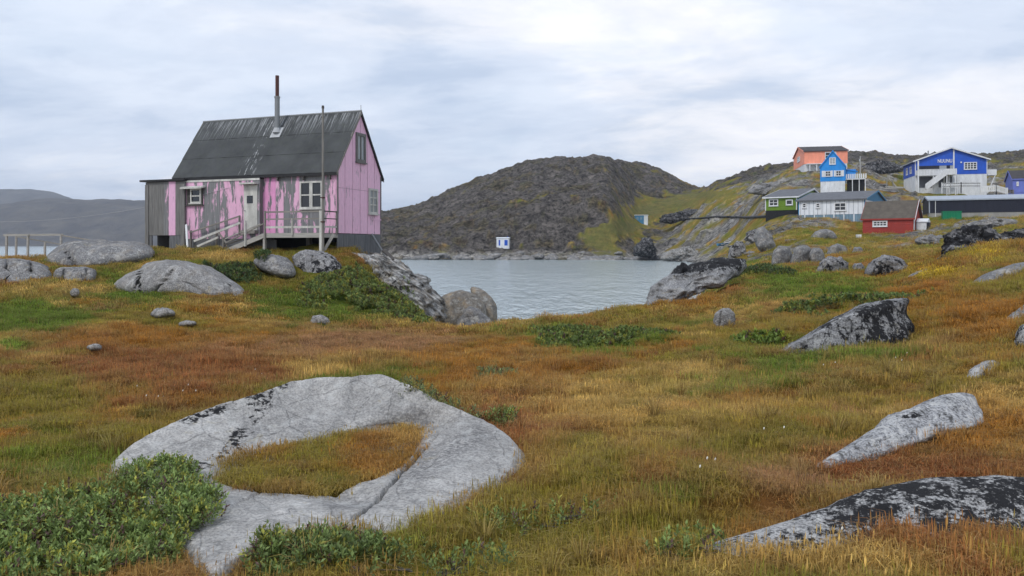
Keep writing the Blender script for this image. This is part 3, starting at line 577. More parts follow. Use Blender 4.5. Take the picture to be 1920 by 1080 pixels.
# boulders on the flat between the meadow and the houses
rock('boulder', 'leftmost rounded boulder of the tight grey trio below the houses', [(1446, 492), (1449, 471), (1462, 462), (1478, 463), (1487, 478), (1484, 496), (1462, 500)], 44, 1.0, 'granite_far', 0, 52, 30, .05, 121, e=.5, drop=3)
rock('boulder', 'middle boulder of the tight grey trio below the houses', [(1482, 482), (1490, 463), (1508, 459), (1520, 466), (1524, 488), (1510, 498), (1488, 498)], 44.3, 1.1, 'granite_far', 0, 52, 30, .05, 127, e=.5, drop=3)
rock('boulder', 'rightmost smaller boulder of the tight grey trio below the houses', [(1516, 478), (1524, 465), (1536, 464), (1546, 476), (1546, 492), (1526, 498)], 44, .8, 'granite_far', 0, 52, 30, .06, 131, e=.5, drop=3)
rock('boulder', 'dark pointed boulder just right of the grey trio', [(1526, 508), (1540, 488), (1556, 479), (1576, 483), (1592, 496), (1590, 510), (1550, 515)], 37, .8, 'lichen_far', 0, 52, 30, .09, 137, facet=1.2)
rock('boulder', 'black and white peaked boulder in front of the red house', [(1620, 512), (1638, 488), (1658, 478), (1688, 485), (1708, 500), (1700, 513), (1660, 518)], 35, .9, 'lichen_far', 0, 64, 32, .07, 139, facet=1.)
rock('boulder', 'low dark rock between the two dark boulders below the red house', [(1594, 506), (1602, 494), (1616, 492), (1622, 504), (1612, 512)], 36.5, .5, 'lichen_far', 0, 40, 22, .09, 141)
rock('boulder', 'pale rounded boulder on the turf below the white house', [(1548, 474), (1556, 462), (1570, 456), (1586, 461), (1594, 472), (1580, 480)], 54, .9, 'granite_far', 0, 48, 26, .05, 149)
rock('boulder', 'small pale boulder right of the pale rounded one on the turf', [(1594, 472), (1602, 463), (1614, 463), (1622, 471), (1612, 478)], 54, .6, 'granite_far', 0, 40, 22, .06, 151)
rock('rock_outcrop', 'low broad rock hump on the turf under the white house', [(1516, 444), (1528, 434), (1546, 430), (1562, 434), (1572, 444), (1545, 450)], 76, 1.6, 'granite_far', 0, 52, 26, .06, 157)
rock('rock_outcrop', 'slanting grey rock face left of the grey trio', [(1412, 446), (1420, 430), (1432, 426), (1446, 442), (1458, 462), (1446, 474), (1424, 464)], 60, 1.6, 'granite_far', .02, 64, 30, .07, 163, facet=1.)
rock('boulder', 'dark upright boulder above the black-topped shore rock', [(1366, 482), (1370, 462), (1382, 450), (1393, 454), (1400, 470), (1398, 486)], 61, 1.0, 'lichen_far', 0, 48, 26, .07, 167, facet=1.)
rock('rock_outcrop', 'dark rock bluff at the water under the green valley', [(1186, 478), (1194, 460), (1206, 446), (1222, 448), (1230, 462), (1230, 482)], 186, 5, 'dark_crag', 0, 64, 30, .09, 173, facet=1.2)

for k, (ol, Yk, mk, lab) in enumerate((
  ([(1236, 486), (1250, 470), (1285, 462), (1320, 470), (1336, 484), (1300, 490)], 165, 'layered', 'low layered rock shelf at the water below the dinghy'),
  ([(1172, 487), (1200, 480), (1240, 482), (1262, 487), (1220, 492)], 185, 'granite_far', 'flat pale rock at the waterline right of the green valley'),
  ([(1228, 416), (1250, 402), (1300, 392), (1330, 398), (1310, 412), (1260, 420)], 200, 'dark_crag', 'dark crag above the left end of the water pipe'),
  ([(1395, 362), (1420, 346), (1460, 342), (1470, 356), (1430, 366)], 215, 'granite_far', 'rock band on the hillside left of the narrow blue house'),
  ([(1600, 320), (1630, 304), (1680, 306), (1700, 318), (1650, 326)], 240, 'dark_crag', 'dark crag on the hillside between the blue house and the hall'),
  ([(1395, 452), (1402, 436), (1420, 428), (1428, 444), (1415, 458)], 100, 'lichen_far', 'dark rock knob above the dark upright boulder'),
  ([(1712, 452), (1735, 440), (1760, 444), (1766, 456), (1735, 462)], 60, 'granite_far', 'pale flat rock on the turf right of the red house'),
  ([(1800, 424), (1830, 414), (1880, 410), (1918, 414), (1910, 426), (1850, 430)], 95, 'granite_far', 'broken pale rocks at the foot of the long black shed'))):
    oo = np.array(ol, float); gY = float(ground(oo[:, 0].mean(), oo[:, 1].max() - 3, 35)[1]); gY = gY if 40 < gY < 300 else Yk
    rock('rock_outcrop', lab, ol, gY + 1, 2.2 * gY / 150, mk, .03 * gY / 100, 96, 44, .10, 901 + 7 * k, facet=1.8, e=.5)
# pale wave-washed boulders along the far shore, and loose boulders on the slopes
def loose_proto(seed, mat):
    n, mm = 20, 12; th = np.linspace(0, 2 * math.pi, n, endpoint=False); ph = np.linspace(0.0, math.pi, mm)
    v = np.array([(math.sin(p) ** .8 * math.cos(t), math.sin(p) ** .8 * math.sin(t) * .8, math.cos(p) * .7) for p in ph for t in th])
    v *= (1 + .22 * fbm(v * 1.4 + seed, 3, seed) + .2 * (ridged(v * 1.6 + seed, 3, seed + 4) - .5))[:, None]
    i = (np.arange(mm - 1)[:, None] * n + np.arange(n)[None, :]); j = (np.arange(mm - 1)[:, None] * n + (np.arange(n)[None, :] + 1) % n)
    o = mesh_np('loose_boulder', v, np.c_[i.ravel(), (i + n).ravel(), (j + n).ravel(), j.ravel()], M[mat], attrs={'lichen': np.zeros(len(v))}); me = o.data; bpy.data.objects.remove(o); return me
LO = [loose_proto(300 + k, 'granite_far') for k in range(4)]; LD = [loose_proto(340 + k, 'lichen_far') for k in range(3)]
def loose(me, p, s, label, group, flat=.6):
    o = bpy.data.objects.new('boulder', me); o.location = tuple(map(float, p)); o.rotation_euler = (random.uniform(-.2, .2), random.uniform(-.2, .2), random.uniform(0, 6.28)); o.scale = (s, s * random.uniform(.7, 1), s * flat)
    return tag(link(o), label, 'rock', group)
rs = np.random.default_rng(3)
for k in range(64):
    px = rs.uniform(735, 1175) if k < 50 else rs.uniform(1180, 1330); Y = np.linspace(168, 225, 400); zz = terrain((px - CX) / F * Y, Y); i = int(np.argmax(zz > .15))
    if i == 0: continue
    y = Y[i] + rs.uniform(-1.5, 4); x = (px - CX) / F * y; s = rs.uniform(1.2, 3.0)
    loose(LO[k % 4], (x, y, max(-.1, float(terrain(x, y)[0]) - .1)), s, ('pale wave-washed boulder on the far shore left of the white hut' if px < 925 else 'pale wave-washed boulder on the far shore between the white hut and the green valley' if px < 1085 else 'pale wave-washed boulder on the far shore below the green valley' if px < 1180 else 'pale wave-washed boulder on the far shore right of the green valley'), 'pale boulders along the far shore', .5)
for k in range(70):
    px = rs.uniform(1200, 1900); Y = math.exp(rs.uniform(math.log(55), math.log(230))); x = (px - CX) / F * Y; z = float(terrain(x, Y)[0])
    if z < 1.2: continue
    qx, qy = project(np.array([x]), np.array([Y]), np.array([z])); hs = [(1480, 1680, 90, 145), (1600, 1740, 88, 118), (1690, 1960, 105, 185), (1420, 1560, 125, 160), (1480, 1600, 140, 200)]
    if any(a < px < b and c < Y < d for a, b, c, d in hs): continue
    loose((LO + LD)[k % 7], (x, Y, z - .05), rs.uniform(.3, .85), ('small loose boulder high on the slope left of the green house' if px < 1440 and Y > 120 else 'small loose boulder on the low ground between the bay and the houses' if Y < 100 and px < 1620 else 'small loose boulder on the turf right of the red house' if Y < 120 else 'small loose boulder on the upper hillside behind the houses'), 'loose boulders on the village slope', .55)

# ------------------------------------------------------------------ the hollow ring-shaped rock in the foreground
RC = np.array([600., 862.])
IN = [(388, 882), (402, 905), (470, 921), (560, 926), (632, 922), (700, 900), (748, 880), (778, 855), (806, 802), (770, 795), (700, 800), (640, 810), (560, 826), (500, 838), (440, 851), (402, 866)]
OUT = RING_OUT
NA = 560
dI, rI = star(IN, RC, NA); dO, rO = star([q[:2] for q in OUT], RC, NA)
angO = np.array([math.atan2(q[1] - RC[1], q[0] - RC[0]) % (2 * math.pi) for q in OUT]); od = np.argsort(angO)
thv = np.linspace(0, 2 * math.pi, NA, endpoint=False)
zO = np.interp(thv, angO[od], np.array([OUT[i][2] for i in od]), period=2 * math.pi); hump = np.interp(thv, angO[od], np.array([OUT[i][3] for i in od]), period=2 * math.pi)
zI = 2.25
def plane_pt(px, py, z): Y = (EYE - z) * F / (py - HY); return (px - CX) / F * Y, Y
wob = 1 + .02 * fbm(np.c_[np.cos(thv), np.sin(thv)] * 3, 2, 4)
def smooth_ring(a, k):
    for _ in range(k): a = .25 * np.roll(a, 1) + .5 * a + .25 * np.roll(a, -1)
    return a
rI = smooth_ring(rI, 60); rO = smooth_ring(rO, 60); zO = smooth_ring(zO, 120); hump = smooth_ring(hump, 120)
pi_ = RC + dI * (rI * wob)[:, None]; po_ = RC + dO * (rO * wob)[:, None]
xi, yi = plane_pt(pi_[:, 0], pi_[:, 1], zI); xo, yo = plane_pt(po_[:, 0], po_[:, 1], zO)
rows = []
cxw, cyw = xi.mean(), yi.mean()
for s in np.r_[np.linspace(-.35, 0, 8, endpoint=False), np.linspace(0, 1, 84), np.linspace(1.012, 1.5, 22)]:
    if s < 0: x = xi + (cxw - xi) * -s; y = yi + (cyw - yi) * -s; z = np.full(NA, zI) - .35 * (-s) ** .8
    elif s <= 1:
        x = xi + (xo - xi) * s; y = yi + (yo - yi) * s
        e = s ** 1.15 * (1 - .12 * math.sin(math.pi * s)); z = zI + (zO - zI) * e + hump * math.sin(math.pi * s ** 1.3) * 1.25
    else:
        u = s - 1; L_ = np.hypot(xo - cxw, yo - cyw); nx, ny = (xo - cxw) / L_, (yo - cyw) / L_
        wd = .25 + 1.3 * (zO - 2.24).clip(0); x = xo + nx * wd * u * 1.6; y = yo + ny * wd * u * 1.6; z = zO - (.15 + 1.15 * (zO - 2.2).clip(0)) * (u / .5) ** 1.5 * 1.25
    rows.append(np.c_[x, y, z])
v = np.concatenate(rows); nr_ = len(rows)
q_ = v * np.array([1, 1, 1.5])
v[:, 2] += .018 * fbm(q_ * 1.6, 4, 401) + .012 * ridged(q_ * np.array([1.2, 3.5, 3]), 4, 402) + .006 * fbm(q_ * 14, 3, 405)
ppx, ppy = project(v[:, 0], v[:, 1], v[:, 2]); pp = np.c_[ppx, ppy]
for a, b, wd, dp in [((662, 974), (745, 893), 2.6, .07), ((745, 893), (800, 835), 2.6, .07), ((800, 835), (852, 782), 2.6, .03), ((430, 950), (490, 920), 2.5, .02), ((700, 715), (770, 752), 3, .02), ((770, 752), (845, 776), 3, .02)]:
    dd = seg_dist(pp + 3 * np.c_[fbm(pp / 14, 2, 3), fbm(pp / 14 + 9, 2, 8)], a, b); v[:, 2] -= dp * np.exp(-(dd / wd) ** 2)
v[:, 2] -= .06 * np.exp(-(((ppx - 810) / 30) ** 2 + ((ppy - 785) / 12) ** 2)) + .05 * np.exp(-(((ppx - 660) / 70) ** 2 + ((ppy - 930) / 18) ** 2))
li = .92 * np.exp(-(seg_dist(pp, (345, 790), (540, 722)) / 20) ** 2) + .88 * np.exp(-(seg_dist(pp, (380, 880), (500, 775)) / 32) ** 2) + 1.1 * np.exp(-(seg_dist(pp, (345, 945), (380, 960)) / 16) ** 2) + .62 * np.exp(-(seg_dist(pp, (640, 770), (690, 745)) / 14) ** 2) + .5 * np.exp(-(seg_dist(pp, (800, 900), (930, 830)) / 16) ** 2) + .75 * np.exp(-(((ppx - 815) / 24) ** 2 + ((ppy - 782) / 8) ** 2))
i = (np.arange(nr_ - 1)[:, None] * NA + np.arange(NA)[None, :]); j = (np.arange(nr_ - 1)[:, None] * NA + (np.arange(NA)[None, :] + 1) % NA)
fr = np.c_[i.ravel(), j.ravel(), (j + NA).ravel(), (i + NA).ravel()]
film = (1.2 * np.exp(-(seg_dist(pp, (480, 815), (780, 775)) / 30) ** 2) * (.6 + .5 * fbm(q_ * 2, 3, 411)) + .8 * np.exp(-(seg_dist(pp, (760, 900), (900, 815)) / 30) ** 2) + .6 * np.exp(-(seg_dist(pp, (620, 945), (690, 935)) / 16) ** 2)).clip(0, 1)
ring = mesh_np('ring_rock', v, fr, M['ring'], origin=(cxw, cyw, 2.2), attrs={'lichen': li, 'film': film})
tag(ring, 'big pale ring-shaped rock with a grass-filled hollow in the foreground', 'rock')
solid(v, fr)
hole_xy = np.c_[xi, yi]; ring_c = (cxw, cyw)

# ------------------------------------------------------------------ vegetation
rock_bvh = BVHTree.FromPolygons([tuple(q) for q in np.concatenate(ROCK_V)], [f for g in ROCK_F for f in g])
def rock_top(x, y):
    h = rock_bvh.ray_cast(Vector((x, y, 30)), Vector((0, 0, -1))); return h[0].z if h[0] is not None else -99.
def in_poly(x, y, poly):
    r = np.zeros(len(x), bool); n = len(poly)
    for k in range(n):
        x0, y0 = poly[k]; x1, y1 = poly[(k + 1) % n]
        if y0 == y1: continue
        c_ = ((y0 > y) != (y1 > y)) & (x < (x1 - x0) * (y - y0) / (y1 - y0) + x0); r ^= c_
    return r
def leafmat(name, tint=1., trans=.3, rough=.6, mottle=False):
    m, t = newmat(name); q = NT(t)
    a = q.n('ShaderNodeAttribute', attribute_name='col', attribute_type='INSTANCER').outputs['Color']
    b = q.n('ShaderNodeAttribute', attribute_name='tip', attribute_type='INSTANCER').outputs['Color']
    tt = q.n('ShaderNodeAttribute', attribute_name='t').outputs['Fac']
    vv = q.n('ShaderNodeAttribute', attribute_name='var').outputs['Fac']
    c = q.mix(tt, a, b)
    if mottle: c = q.mix(q.ramp(vv, [(.74, 0), (.80, .6), (.92, .6), (.95, 0)]), c, (.46, .34, .14)); c = q.mix(q.ramp(vv, [(.0, .6), (.10, .6), (.14, 0)]), c, (.22, .085, .035))
    c = q.mix(1., c, q.ramp(vv, [(0, .75), (.15, .45), (.6, 1.35), (.78, 1.), (1, 1.2)]), 'MULTIPLY')
    d = q.n('ShaderNodeBsdfPrincipled', {'Base Color': c, 'Roughness': rough, 'Specular IOR Level': .25})
    tr = q.n('ShaderNodeBsdfTranslucent', {'Color': c}); mx = q.n('ShaderNodeMixShader', {0: trans, 1: d.outputs[0], 2: tr.outputs[0]})
    q.n('ShaderNodeOutputMaterial', {'Surface': mx.outputs[0]}); return m
M['blade'] = leafmat('grass_blade', mottle=True); M['leaf'] = leafmat('willow_leaf', trans=.25, rough=.45)
def proto_coll(name, metas, mat):
    c = bpy.data.collections.new(name)
    for k, (v, f, tt, vv) in enumerate(metas):
        me = bpy.data.meshes.new(f'{name}_{k:02d}'); me.from_pydata(v, [], f); me.materials.append(mat)
        for nm, arr in (('t', tt), ('var', vv)):
            at = me.attributes.new(nm, 'FLOAT', 'POINT'); at.data.foreach_set('value', np.asarray(arr, np.float32))
        c.objects.link(bpy.data.objects.new(f'{name}_{k:02d}', me))
    return c
def tuft(nb, hgt, wid, rad, lean, seed, heads=0.):
    r = random.Random(seed); v = []; f = []; tt = []; vv = []
    for k in range(nb):
        a = r.uniform(0, 6.283); d = rad * math.sqrt(r.random()); bx, by = d * math.cos(a), d * math.sin(a); h = hgt * r.uniform(.45, 1.1); var = r.random()
        la = r.uniform(0, 6.283); ln = lean * r.uniform(.2, 1.2) * h; dx_, dy_ = math.cos(la), math.sin(la); w_ = wid * r.uniform(.7, 1.3); wa = r.uniform(0, 3.14); wx, wy = math.cos(wa) * w_ / 2, math.sin(wa) * w_ / 2
        s = len(v)
        v += [(bx - wx, by - wy, -.03), (bx + wx, by + wy, -.03), (bx - wx * .8 + dx_ * ln * .3, by - wy * .8 + dy_ * ln * .3, h * .6), (bx + wx * .8 + dx_ * ln * .3, by + wy * .8 + dy_ * ln * .3, h * .6), (bx + dx_ * ln, by + dy_ * ln, h * (1 - .25 * lean))]
        f += [(s, s + 1, s + 3, s + 2), (s + 2, s + 3, s + 4)]; tt += [0, 0, .55, .55, 1]; vv += [var] * 5
        if r.random() < heads:
            s = len(v); hx, hy, hz = v[-1]; q = wid * 1.1
            v += [(hx, hy, hz - .02), (hx + q, hy, hz + .012), (hx, hy + q * .5, hz + .045), (hx - q, hy - q * .3, hz + .012)]; f += [(s, s + 1, s + 2, s + 3)]; tt += [1, 1, 1, 1]; vv += [.75] * 4
    return v, f, tt, vv
G_NEAR = proto_coll('grass_tuft_near', [tuft(44, .105, .0034, .10, 2.1, 500 + k, .2) for k in range(6)], M['blade'])
G_FAR = proto_coll('grass_tuft_far', [tuft(26, .17, .010, .20, 1.5, 540 + k, .2) for k in range(5)], M['blade'])
def tussock(seed):
    r = random.Random(seed); v = []; f = []; tt = []; vv = []
    for k in range(60):
        a = r.uniform(0, 6.283); d = .05 * math.sqrt(r.random()); h = .20 * r.uniform(.5, 1.1); ou = r.uniform(.15, 1.0) * .16; var = r.random(); w_ = .0034; s = len(v); ca, sa = math.cos(a), math.sin(a)
        for j, fr in enumerate((0, .35, .7, 1)):
            rr = d + ou * fr ** 1.7; zz = h * math.sin(min(1.9, fr * (1.25 + ou * 3.5))) - .02; ww = w_ * (1 - .75 * fr)
            v += [(ca * rr - sa * ww, sa * rr + ca * ww, zz), (ca * rr + sa * ww, sa * rr - ca * ww, zz)]; tt += [fr, fr]; vv += [var, var]
        for j in range(3): f.append((s + 2 * j, s + 2 * j + 1, s + 2 * j + 3, s + 2 * j + 2))
    return v, f, tt, vv
G_TUS = proto_coll('grass_tussock', [tussock(580 + k) for k in range(5)], M['blade'])
def sprig(seed, nl=13, ll=.025):
    r = random.Random(seed); v = []; f = []; tt = []; vv = []
    for k in range(nl):
        a = k * 2.4 + r.uniform(-.4, .4); h = .09 * k / nl; out_ = r.uniform(.25, 1.0) * (1.15 - k / nl * .7); el = r.uniform(.1, .9) + .5 * k / nl; var = r.random()
        d = Vector((math.cos(a) * math.cos(el), math.sin(a) * math.cos(el), math.sin(el))); b = Vector((0, 0, h)) + d * .012 * out_; sd = Vector((-math.sin(a), math.cos(a), 0)); up = sd.cross(d) * -1
        l = ll * r.uniform(.7, 1.25); w_ = l * .24; s = len(v)
        for q in (b, b + d * l * .45 + sd * w_ + up * l * .07, b + d * l, b + d * l * .45 - sd * w_ + up * l * .07, b + d * l * .5): v.append(tuple(q))
        f += [(s, s + 1, s + 4), (s + 1, s + 2, s + 4), (s + 2, s + 3, s + 4), (s + 3, s, s + 4)]; tt += [0, .5, 1, .5, .4]; vv += [var] * 5
    return v, f, tt, vv
LEAF = proto_coll('willow_sprig', [sprig(600 + k) for k in range(6)], M['leaf'])
LEAF_F = proto_coll('willow_sprig_far', [sprig(620 + k, 14, .06) for k in range(5)], M['leaf'])
_ng = {}
def scatter_tree(coll):
    if coll.name in _ng: return _ng[coll.name]
    g = bpy.data.node_groups.new('scatter_' + coll.name, 'GeometryNodeTree')
    g.interface.new_socket('Geometry', in_out='INPUT', socket_type='NodeSocketGeometry'); g.interface.new_socket('Geometry', in_out='OUTPUT', socket_type='NodeSocketGeometry')
    gi = g.nodes.new('NodeGroupInput'); go = g.nodes.new('NodeGroupOutput'); mp = g.nodes.new('GeometryNodeMeshToPoints'); ip = g.nodes.new('GeometryNodeInstanceOnPoints')
    ci = g.nodes.new('GeometryNodeCollectionInfo'); ci.inputs['Collection'].default_value = coll; ci.inputs['Separate Children'].default_value = True; ci.inputs['Reset Children'].default_value = True
    g.links.new(gi.outputs[0], mp.inputs['Mesh']); g.links.new(mp.outputs['Points'], ip.inputs['Points']); g.links.new(ci.outputs[0], ip.inputs['Instance']); ip.inputs['Pick Instance'].default_value = True
    for nm, dt, sk in (('idx', 'INT', 'Instance Index'), ('rot', 'FLOAT_VECTOR', 'Rotation'), ('scl', 'FLOAT_VECTOR', 'Scale')):
        a = g.nodes.new('GeometryNodeInputNamedAttribute'); a.data_type = dt; a.inputs['Name'].default_value = nm
        g.links.new([o for o in a.outputs if o.enabled and o.name == 'Attribute'][0], ip.inputs[sk])
    g.links.new(ip.outputs[0], go.inputs[0]); _ng[coll.name] = g; return g
def scatter(name, pts, rot, scl_, col, tip, coll, parent=None):
    n = len(pts); me = bpy.data.meshes.new(name); me.vertices.add(n); me.vertices.foreach_set('co', np.asarray(pts, np.float32).ravel())
    def at(nm, typ, key, arr): me.attributes.new(nm, typ, 'POINT').data.foreach_set(key, arr)
    at('idx', 'INT', 'value', rng.integers(0, len(coll.objects), n).astype(np.int32)); at('rot', 'FLOAT_VECTOR', 'vector', np.asarray(rot, np.float32).ravel()); at('scl', 'FLOAT_VECTOR', 'vector', np.asarray(scl_, np.float32).ravel())
    at('col', 'FLOAT_COLOR', 'color', np.c_[col, np.ones(n)].astype(np.float32).ravel()); at('tip', 'FLOAT_COLOR', 'color', np.c_[tip, np.ones(n)].astype(np.float32).ravel())
    o = bpy.data.objects.new(name, me); md = o.modifiers.new('scatter', 'NODES'); md.node_group = scatter_tree(coll); return link(o, parent)
def wedge(y0, y1, dens, amax=.80):
    n = int(amax * (y1 * y1 - y0 * y0) * dens); y = np.sqrt(rng.uniform(y0 * y0, y1 * y1, n)); return rng.uniform(-amax, amax, n) * y, y
SHRUB_MASK = []   # (x, y, rx, ry) kept clear of grass
HOUSE_RECT = []
def grass_layer(name, y0, y1, dens, coll, sc, label):
    x, y = wedge(y0, y1, dens); z = terrain(x, y); hole = in_poly(x, y, hole_xy)
    z = np.where(hole, 2.235 + .03 * fbm(np.c_[x, y] * 3, 2, 8), z)
    keep = z > .35
    for p in HOUSE_RECT: keep &= ~in_poly(x, y, p)
    for cx, cy, rx, ry in SHRUB_MASK: keep &= (((x - cx) / rx) ** 2 + ((y - cy) / ry) ** 2 > .8) | (rng.random(len(x)) < .12)
    for k in np.nonzero(keep)[0]:
        t_ = rock_top(x[k], y[k])
        if t_ > z[k] - (.02 if not hole[k] else -.03): keep[k] = False
    x, y, z, hole = x[keep], y[keep], z[keep], hole[keep]; n = len(x)
    c = turf_color(x, y, z) * rng.uniform(.6, 1.4, (n, 1)) * 1.5
    lum = c.mean(1, keepdims=True)
    tipc = c * .7 + np.array([.36, .22, .085]) * rng.uniform(.2, .5, (n, 1)); tipc = np.where(rng.random((n, 1)) < .3, c * 1.25, tipc)
    grn = (c[:, 1] > c[:, 0] * 1.02)[:, None]; tipc = np.where(grn, c * 1.2, tipc)
    hv = .65 + .5 * (.5 + .5 * fbm(np.c_[x, y] / 1.1, 3, 61)) + .55 * fbm(np.c_[x, y] / .28, 2, 63)
    px_, py_ = project(x, y, z)
    hv += .7 * np.exp(-(((px_ - 640) / 70) ** 2 + ((py_ - 700) / 22) ** 2)) + .35 * np.exp(-(((px_ - 1450) / 250) ** 2 + ((py_ - 1060) / 40) ** 2))
    hv = np.where(hole, .75, hv); s = sc * rng.uniform(.8, 1.25, n)
    o = scatter(name, np.c_[x, y, z], np.c_[rng.uniform(-.12, .12, n), rng.uniform(-.12, .12, n), rng.uniform(0, 6.28, n)], np.c_[s, s, s * hv.clip(.4, 2)], c, tipc, coll)
    return tag(o, label, 'grass', kind='stuff')

class Shrub: pass
def shrub(label, cx, cy, rx, ry, hgt, dens, near, seed, col=(.12, .18, .06), leaves=0, poly=None, zoff=0.):
    """low willow mat: dome of leafy sprigs over an elliptic footprint (metres)"""
    n = int(math.pi * rx * ry * dens); r = np.sqrt(rng.random(n)); a = rng.uniform(0, 6.283, n)
    edge = 1 + .22 * fbm(np.c_[np.cos(a), np.sin(a)] * 2.2 + seed, 3, seed); x = cx + r * rx * np.cos(a) * edge; y = cy + r * ry * np.sin(a) * edge
    z = terrain(x, y); top = np.array([rock_top(p, q) for p, q in zip(x, y)]); z = np.maximum(z, top) if zoff >= 0 else z
    d = hgt * np.sqrt(np.clip(1 - r ** 2, 0, 1)) * (.75 + .45 * fbm(np.c_[x, y] * (6 if near else 1.6), 3, seed + 1)); z = z + d * rng.uniform(.45, 1, n)
    gaps = fbm(np.c_[x, y] * (4 if near else 1.1), 3, seed + 2) > -.62; x, y, z, d = x[gaps], y[gaps], z[gaps], d[gaps]; n = len(x)
    root = empty('willow_shrub', (cx, cy, float(terrain(cx, cy)[0]))); tag(root, label, 'shrub', 'low willow shrubs in the meadow')
    bc = np.array(col) * rng.uniform(.55, 1.35, (n, 1)); yel = (rng.random((n, 1)) < .2); bc = np.where(yel, bc * np.array([1.7, 1.25, .8]), bc); pur = rng.random((n, 1)) < .07; bc = np.where(pur, np.array([.10, .06, .05]), bc)
    loc = np.array(root.location); s = rng.uniform(.75, 1.3, n)
    fo = scatter('foliage', np.c_[x, y, z] - loc, np.c_[rng.uniform(-.6, .6, n), rng.uniform(-.6, .6, n), rng.uniform(0, 6.28, n)], np.c_[s, s, s], bc, bc * 1.15, LEAF if near else LEAF_F, root); fo['kind'] = 'stuff'
    st = MB()
    for k in range(26 if near else 12):
        i = rng.integers(0, n); j = rng.uniform(.2, .5); p = Vector((x[i] - loc[0], y[i] - loc[1], z[i] - loc[2])); b = Vector(((x[i] - loc[0]) * j, (y[i] - loc[1]) * j, min(p.z, float(terrain(x[i], y[i])[0]) - loc[2]) - .02))
        st.tube(b, p, .006 if near else .012, .002, 5)
    st.build('stem', M['dark_wood'], root)
    if leaves:
        vv, ff, _, _ = sprig(777, 1, .04); lm = bpy.data.meshes.new('leaf'); lm.from_pydata(vv, [], ff); lm.materials.append(M['leaf_solid'])
        front = np.argsort(y - .6 * z)[: leaves * 3]; pick = rng.choice(front, min(leaves, len(front)), replace=False)
        for i in pick:
            o = bpy.data.objects.new('leaf', lm); o.location = (x[i] - loc[0], y[i] - loc[1], z[i] - loc[2] + .035); o.rotation_euler = (rng.uniform(-.7, .5), rng.uniform(-.5, .5), rng.uniform(0, 6.28)); sc_ = rng.uniform(.8, 1.2); o.scale = (sc_,) * 3; link(o, root)
    SHRUB_MASK.append((cx, cy, rx * .92, ry * .92)); return root
m, t = newmat('willow_leaf_single'); q = NT(t); oi = q.n('ShaderNodeObjectInfo').outputs['Random']
q.out(q.ramp(oi, [(0, (.09, .15, .05)), (.6, (.15, .22, .075)), (1, (.24, .27, .10))]), .45, None, .35); M['leaf_solid'] = m
def gp(px, py, y0=1.5): return ground(px, py, y0)[:2]
GRN = (.18, .245, .075); SAGE = (.16, .20, .085)
shrub('large leafy green willow shrub filling the bottom left corner', -2.50, 4.15, .76, .78, .10, 2100, True, 701, GRN, 300)
shrub('green willow growth creeping over the left flank of the ring rock', -2.50, 5.25, .27, .36, .07, 1800, True, 703, GRN)
shrub('strip of green willow between the corner shrub and the rock tongue', -2.06, 3.9, .27, .36, .08, 1700, True, 705, GRN)
shrub('green willow mat at the front foot of the ring rock, bottom centre', -1.03, 3.95, .36, .30, .07, 1700, True, 709, (.135, .185, .058))
shrub('sparse low green willow right of the front foot of the ring rock', -.45, 3.85, .5, .3, .04, 260, True, 711, (.14, .185, .055))
x_, y_ = gp(690, 565, 15); shrub('big green willow mound below the layered rock outcrop', x_, 26.3, 2.1, 3.2, .45, 230, False, 713, (.17, .22, .065))
x_, y_ = gp(440, 520, 15); shrub('dark green willow mat between the cracked boulder and the pale dome', x_, 26.6, 1.05, 1.3, .28, 220, False, 717, (.085, .13, .045))
x_, y_ = gp(1130, 640, 8); shrub('green willow patch in the middle of the meadow near the shore', x_, y_, 1.5, 1.6, .10, 150, False, 721, (.125, .17, .045))
x_, y_ = gp(1060, 622, 8); shrub('smaller green willow patch beside the meadow edge', x_, y_, .9, 1.2, .08, 120, False, 723, (.125, .17, .045))
shrub('pale green willow creeping over the back right rim of the ring rock', -.72, 7.75, .42, .45, .035, 650, True, 727, SAGE)
x_, y_ = gp(930, 712, 5); shrub('sage green willow patch just behind the ring rock', x_, y_, .35, .5, .10, 500, True, 731, SAGE)
x_, y_ = gp(925, 792, 4); shrub('dark willow sprigs at the right shoulder of the ring rock', x_ + .1, y_, .18, .25, .08, 800, True, 733, GRN)
x_, y_ = gp(1610, 575, 8); shrub('band of green willow on the slope above the jagged black rock', x_ + .2, y_ + .8, 1.6, 1.5, .14, 110, False, 737, (.125, .175, .05))
x_, y_ = gp(1430, 640, 8); shrub('tuft of bright green willow at the left tip of the jagged rock', x_ - .1, y_, .55, .5, .12, 190, False, 739, (.14, .20, .04))
x_, y_ = gp(1420, 508, 15); shrub('dark willow growth beside the black-topped shore rock', x_, y_, 1.2, 1.8, .3, 120, False, 741, (.09, .13, .045))
x_, y_ = gp(1000, 990, 2.5); shrub('light green herb patch in the bottom centre grass', x_, y_, .5, .28, .03, 150, True, 743, (.17, .22, .065))
x_, y_ = gp(1290, 1035, 2.5); shrub('light green herb patch at the tip of the lichen slab', x_, y_, .22, .14, .06, 500, True, 745, (.17, .22, .065))
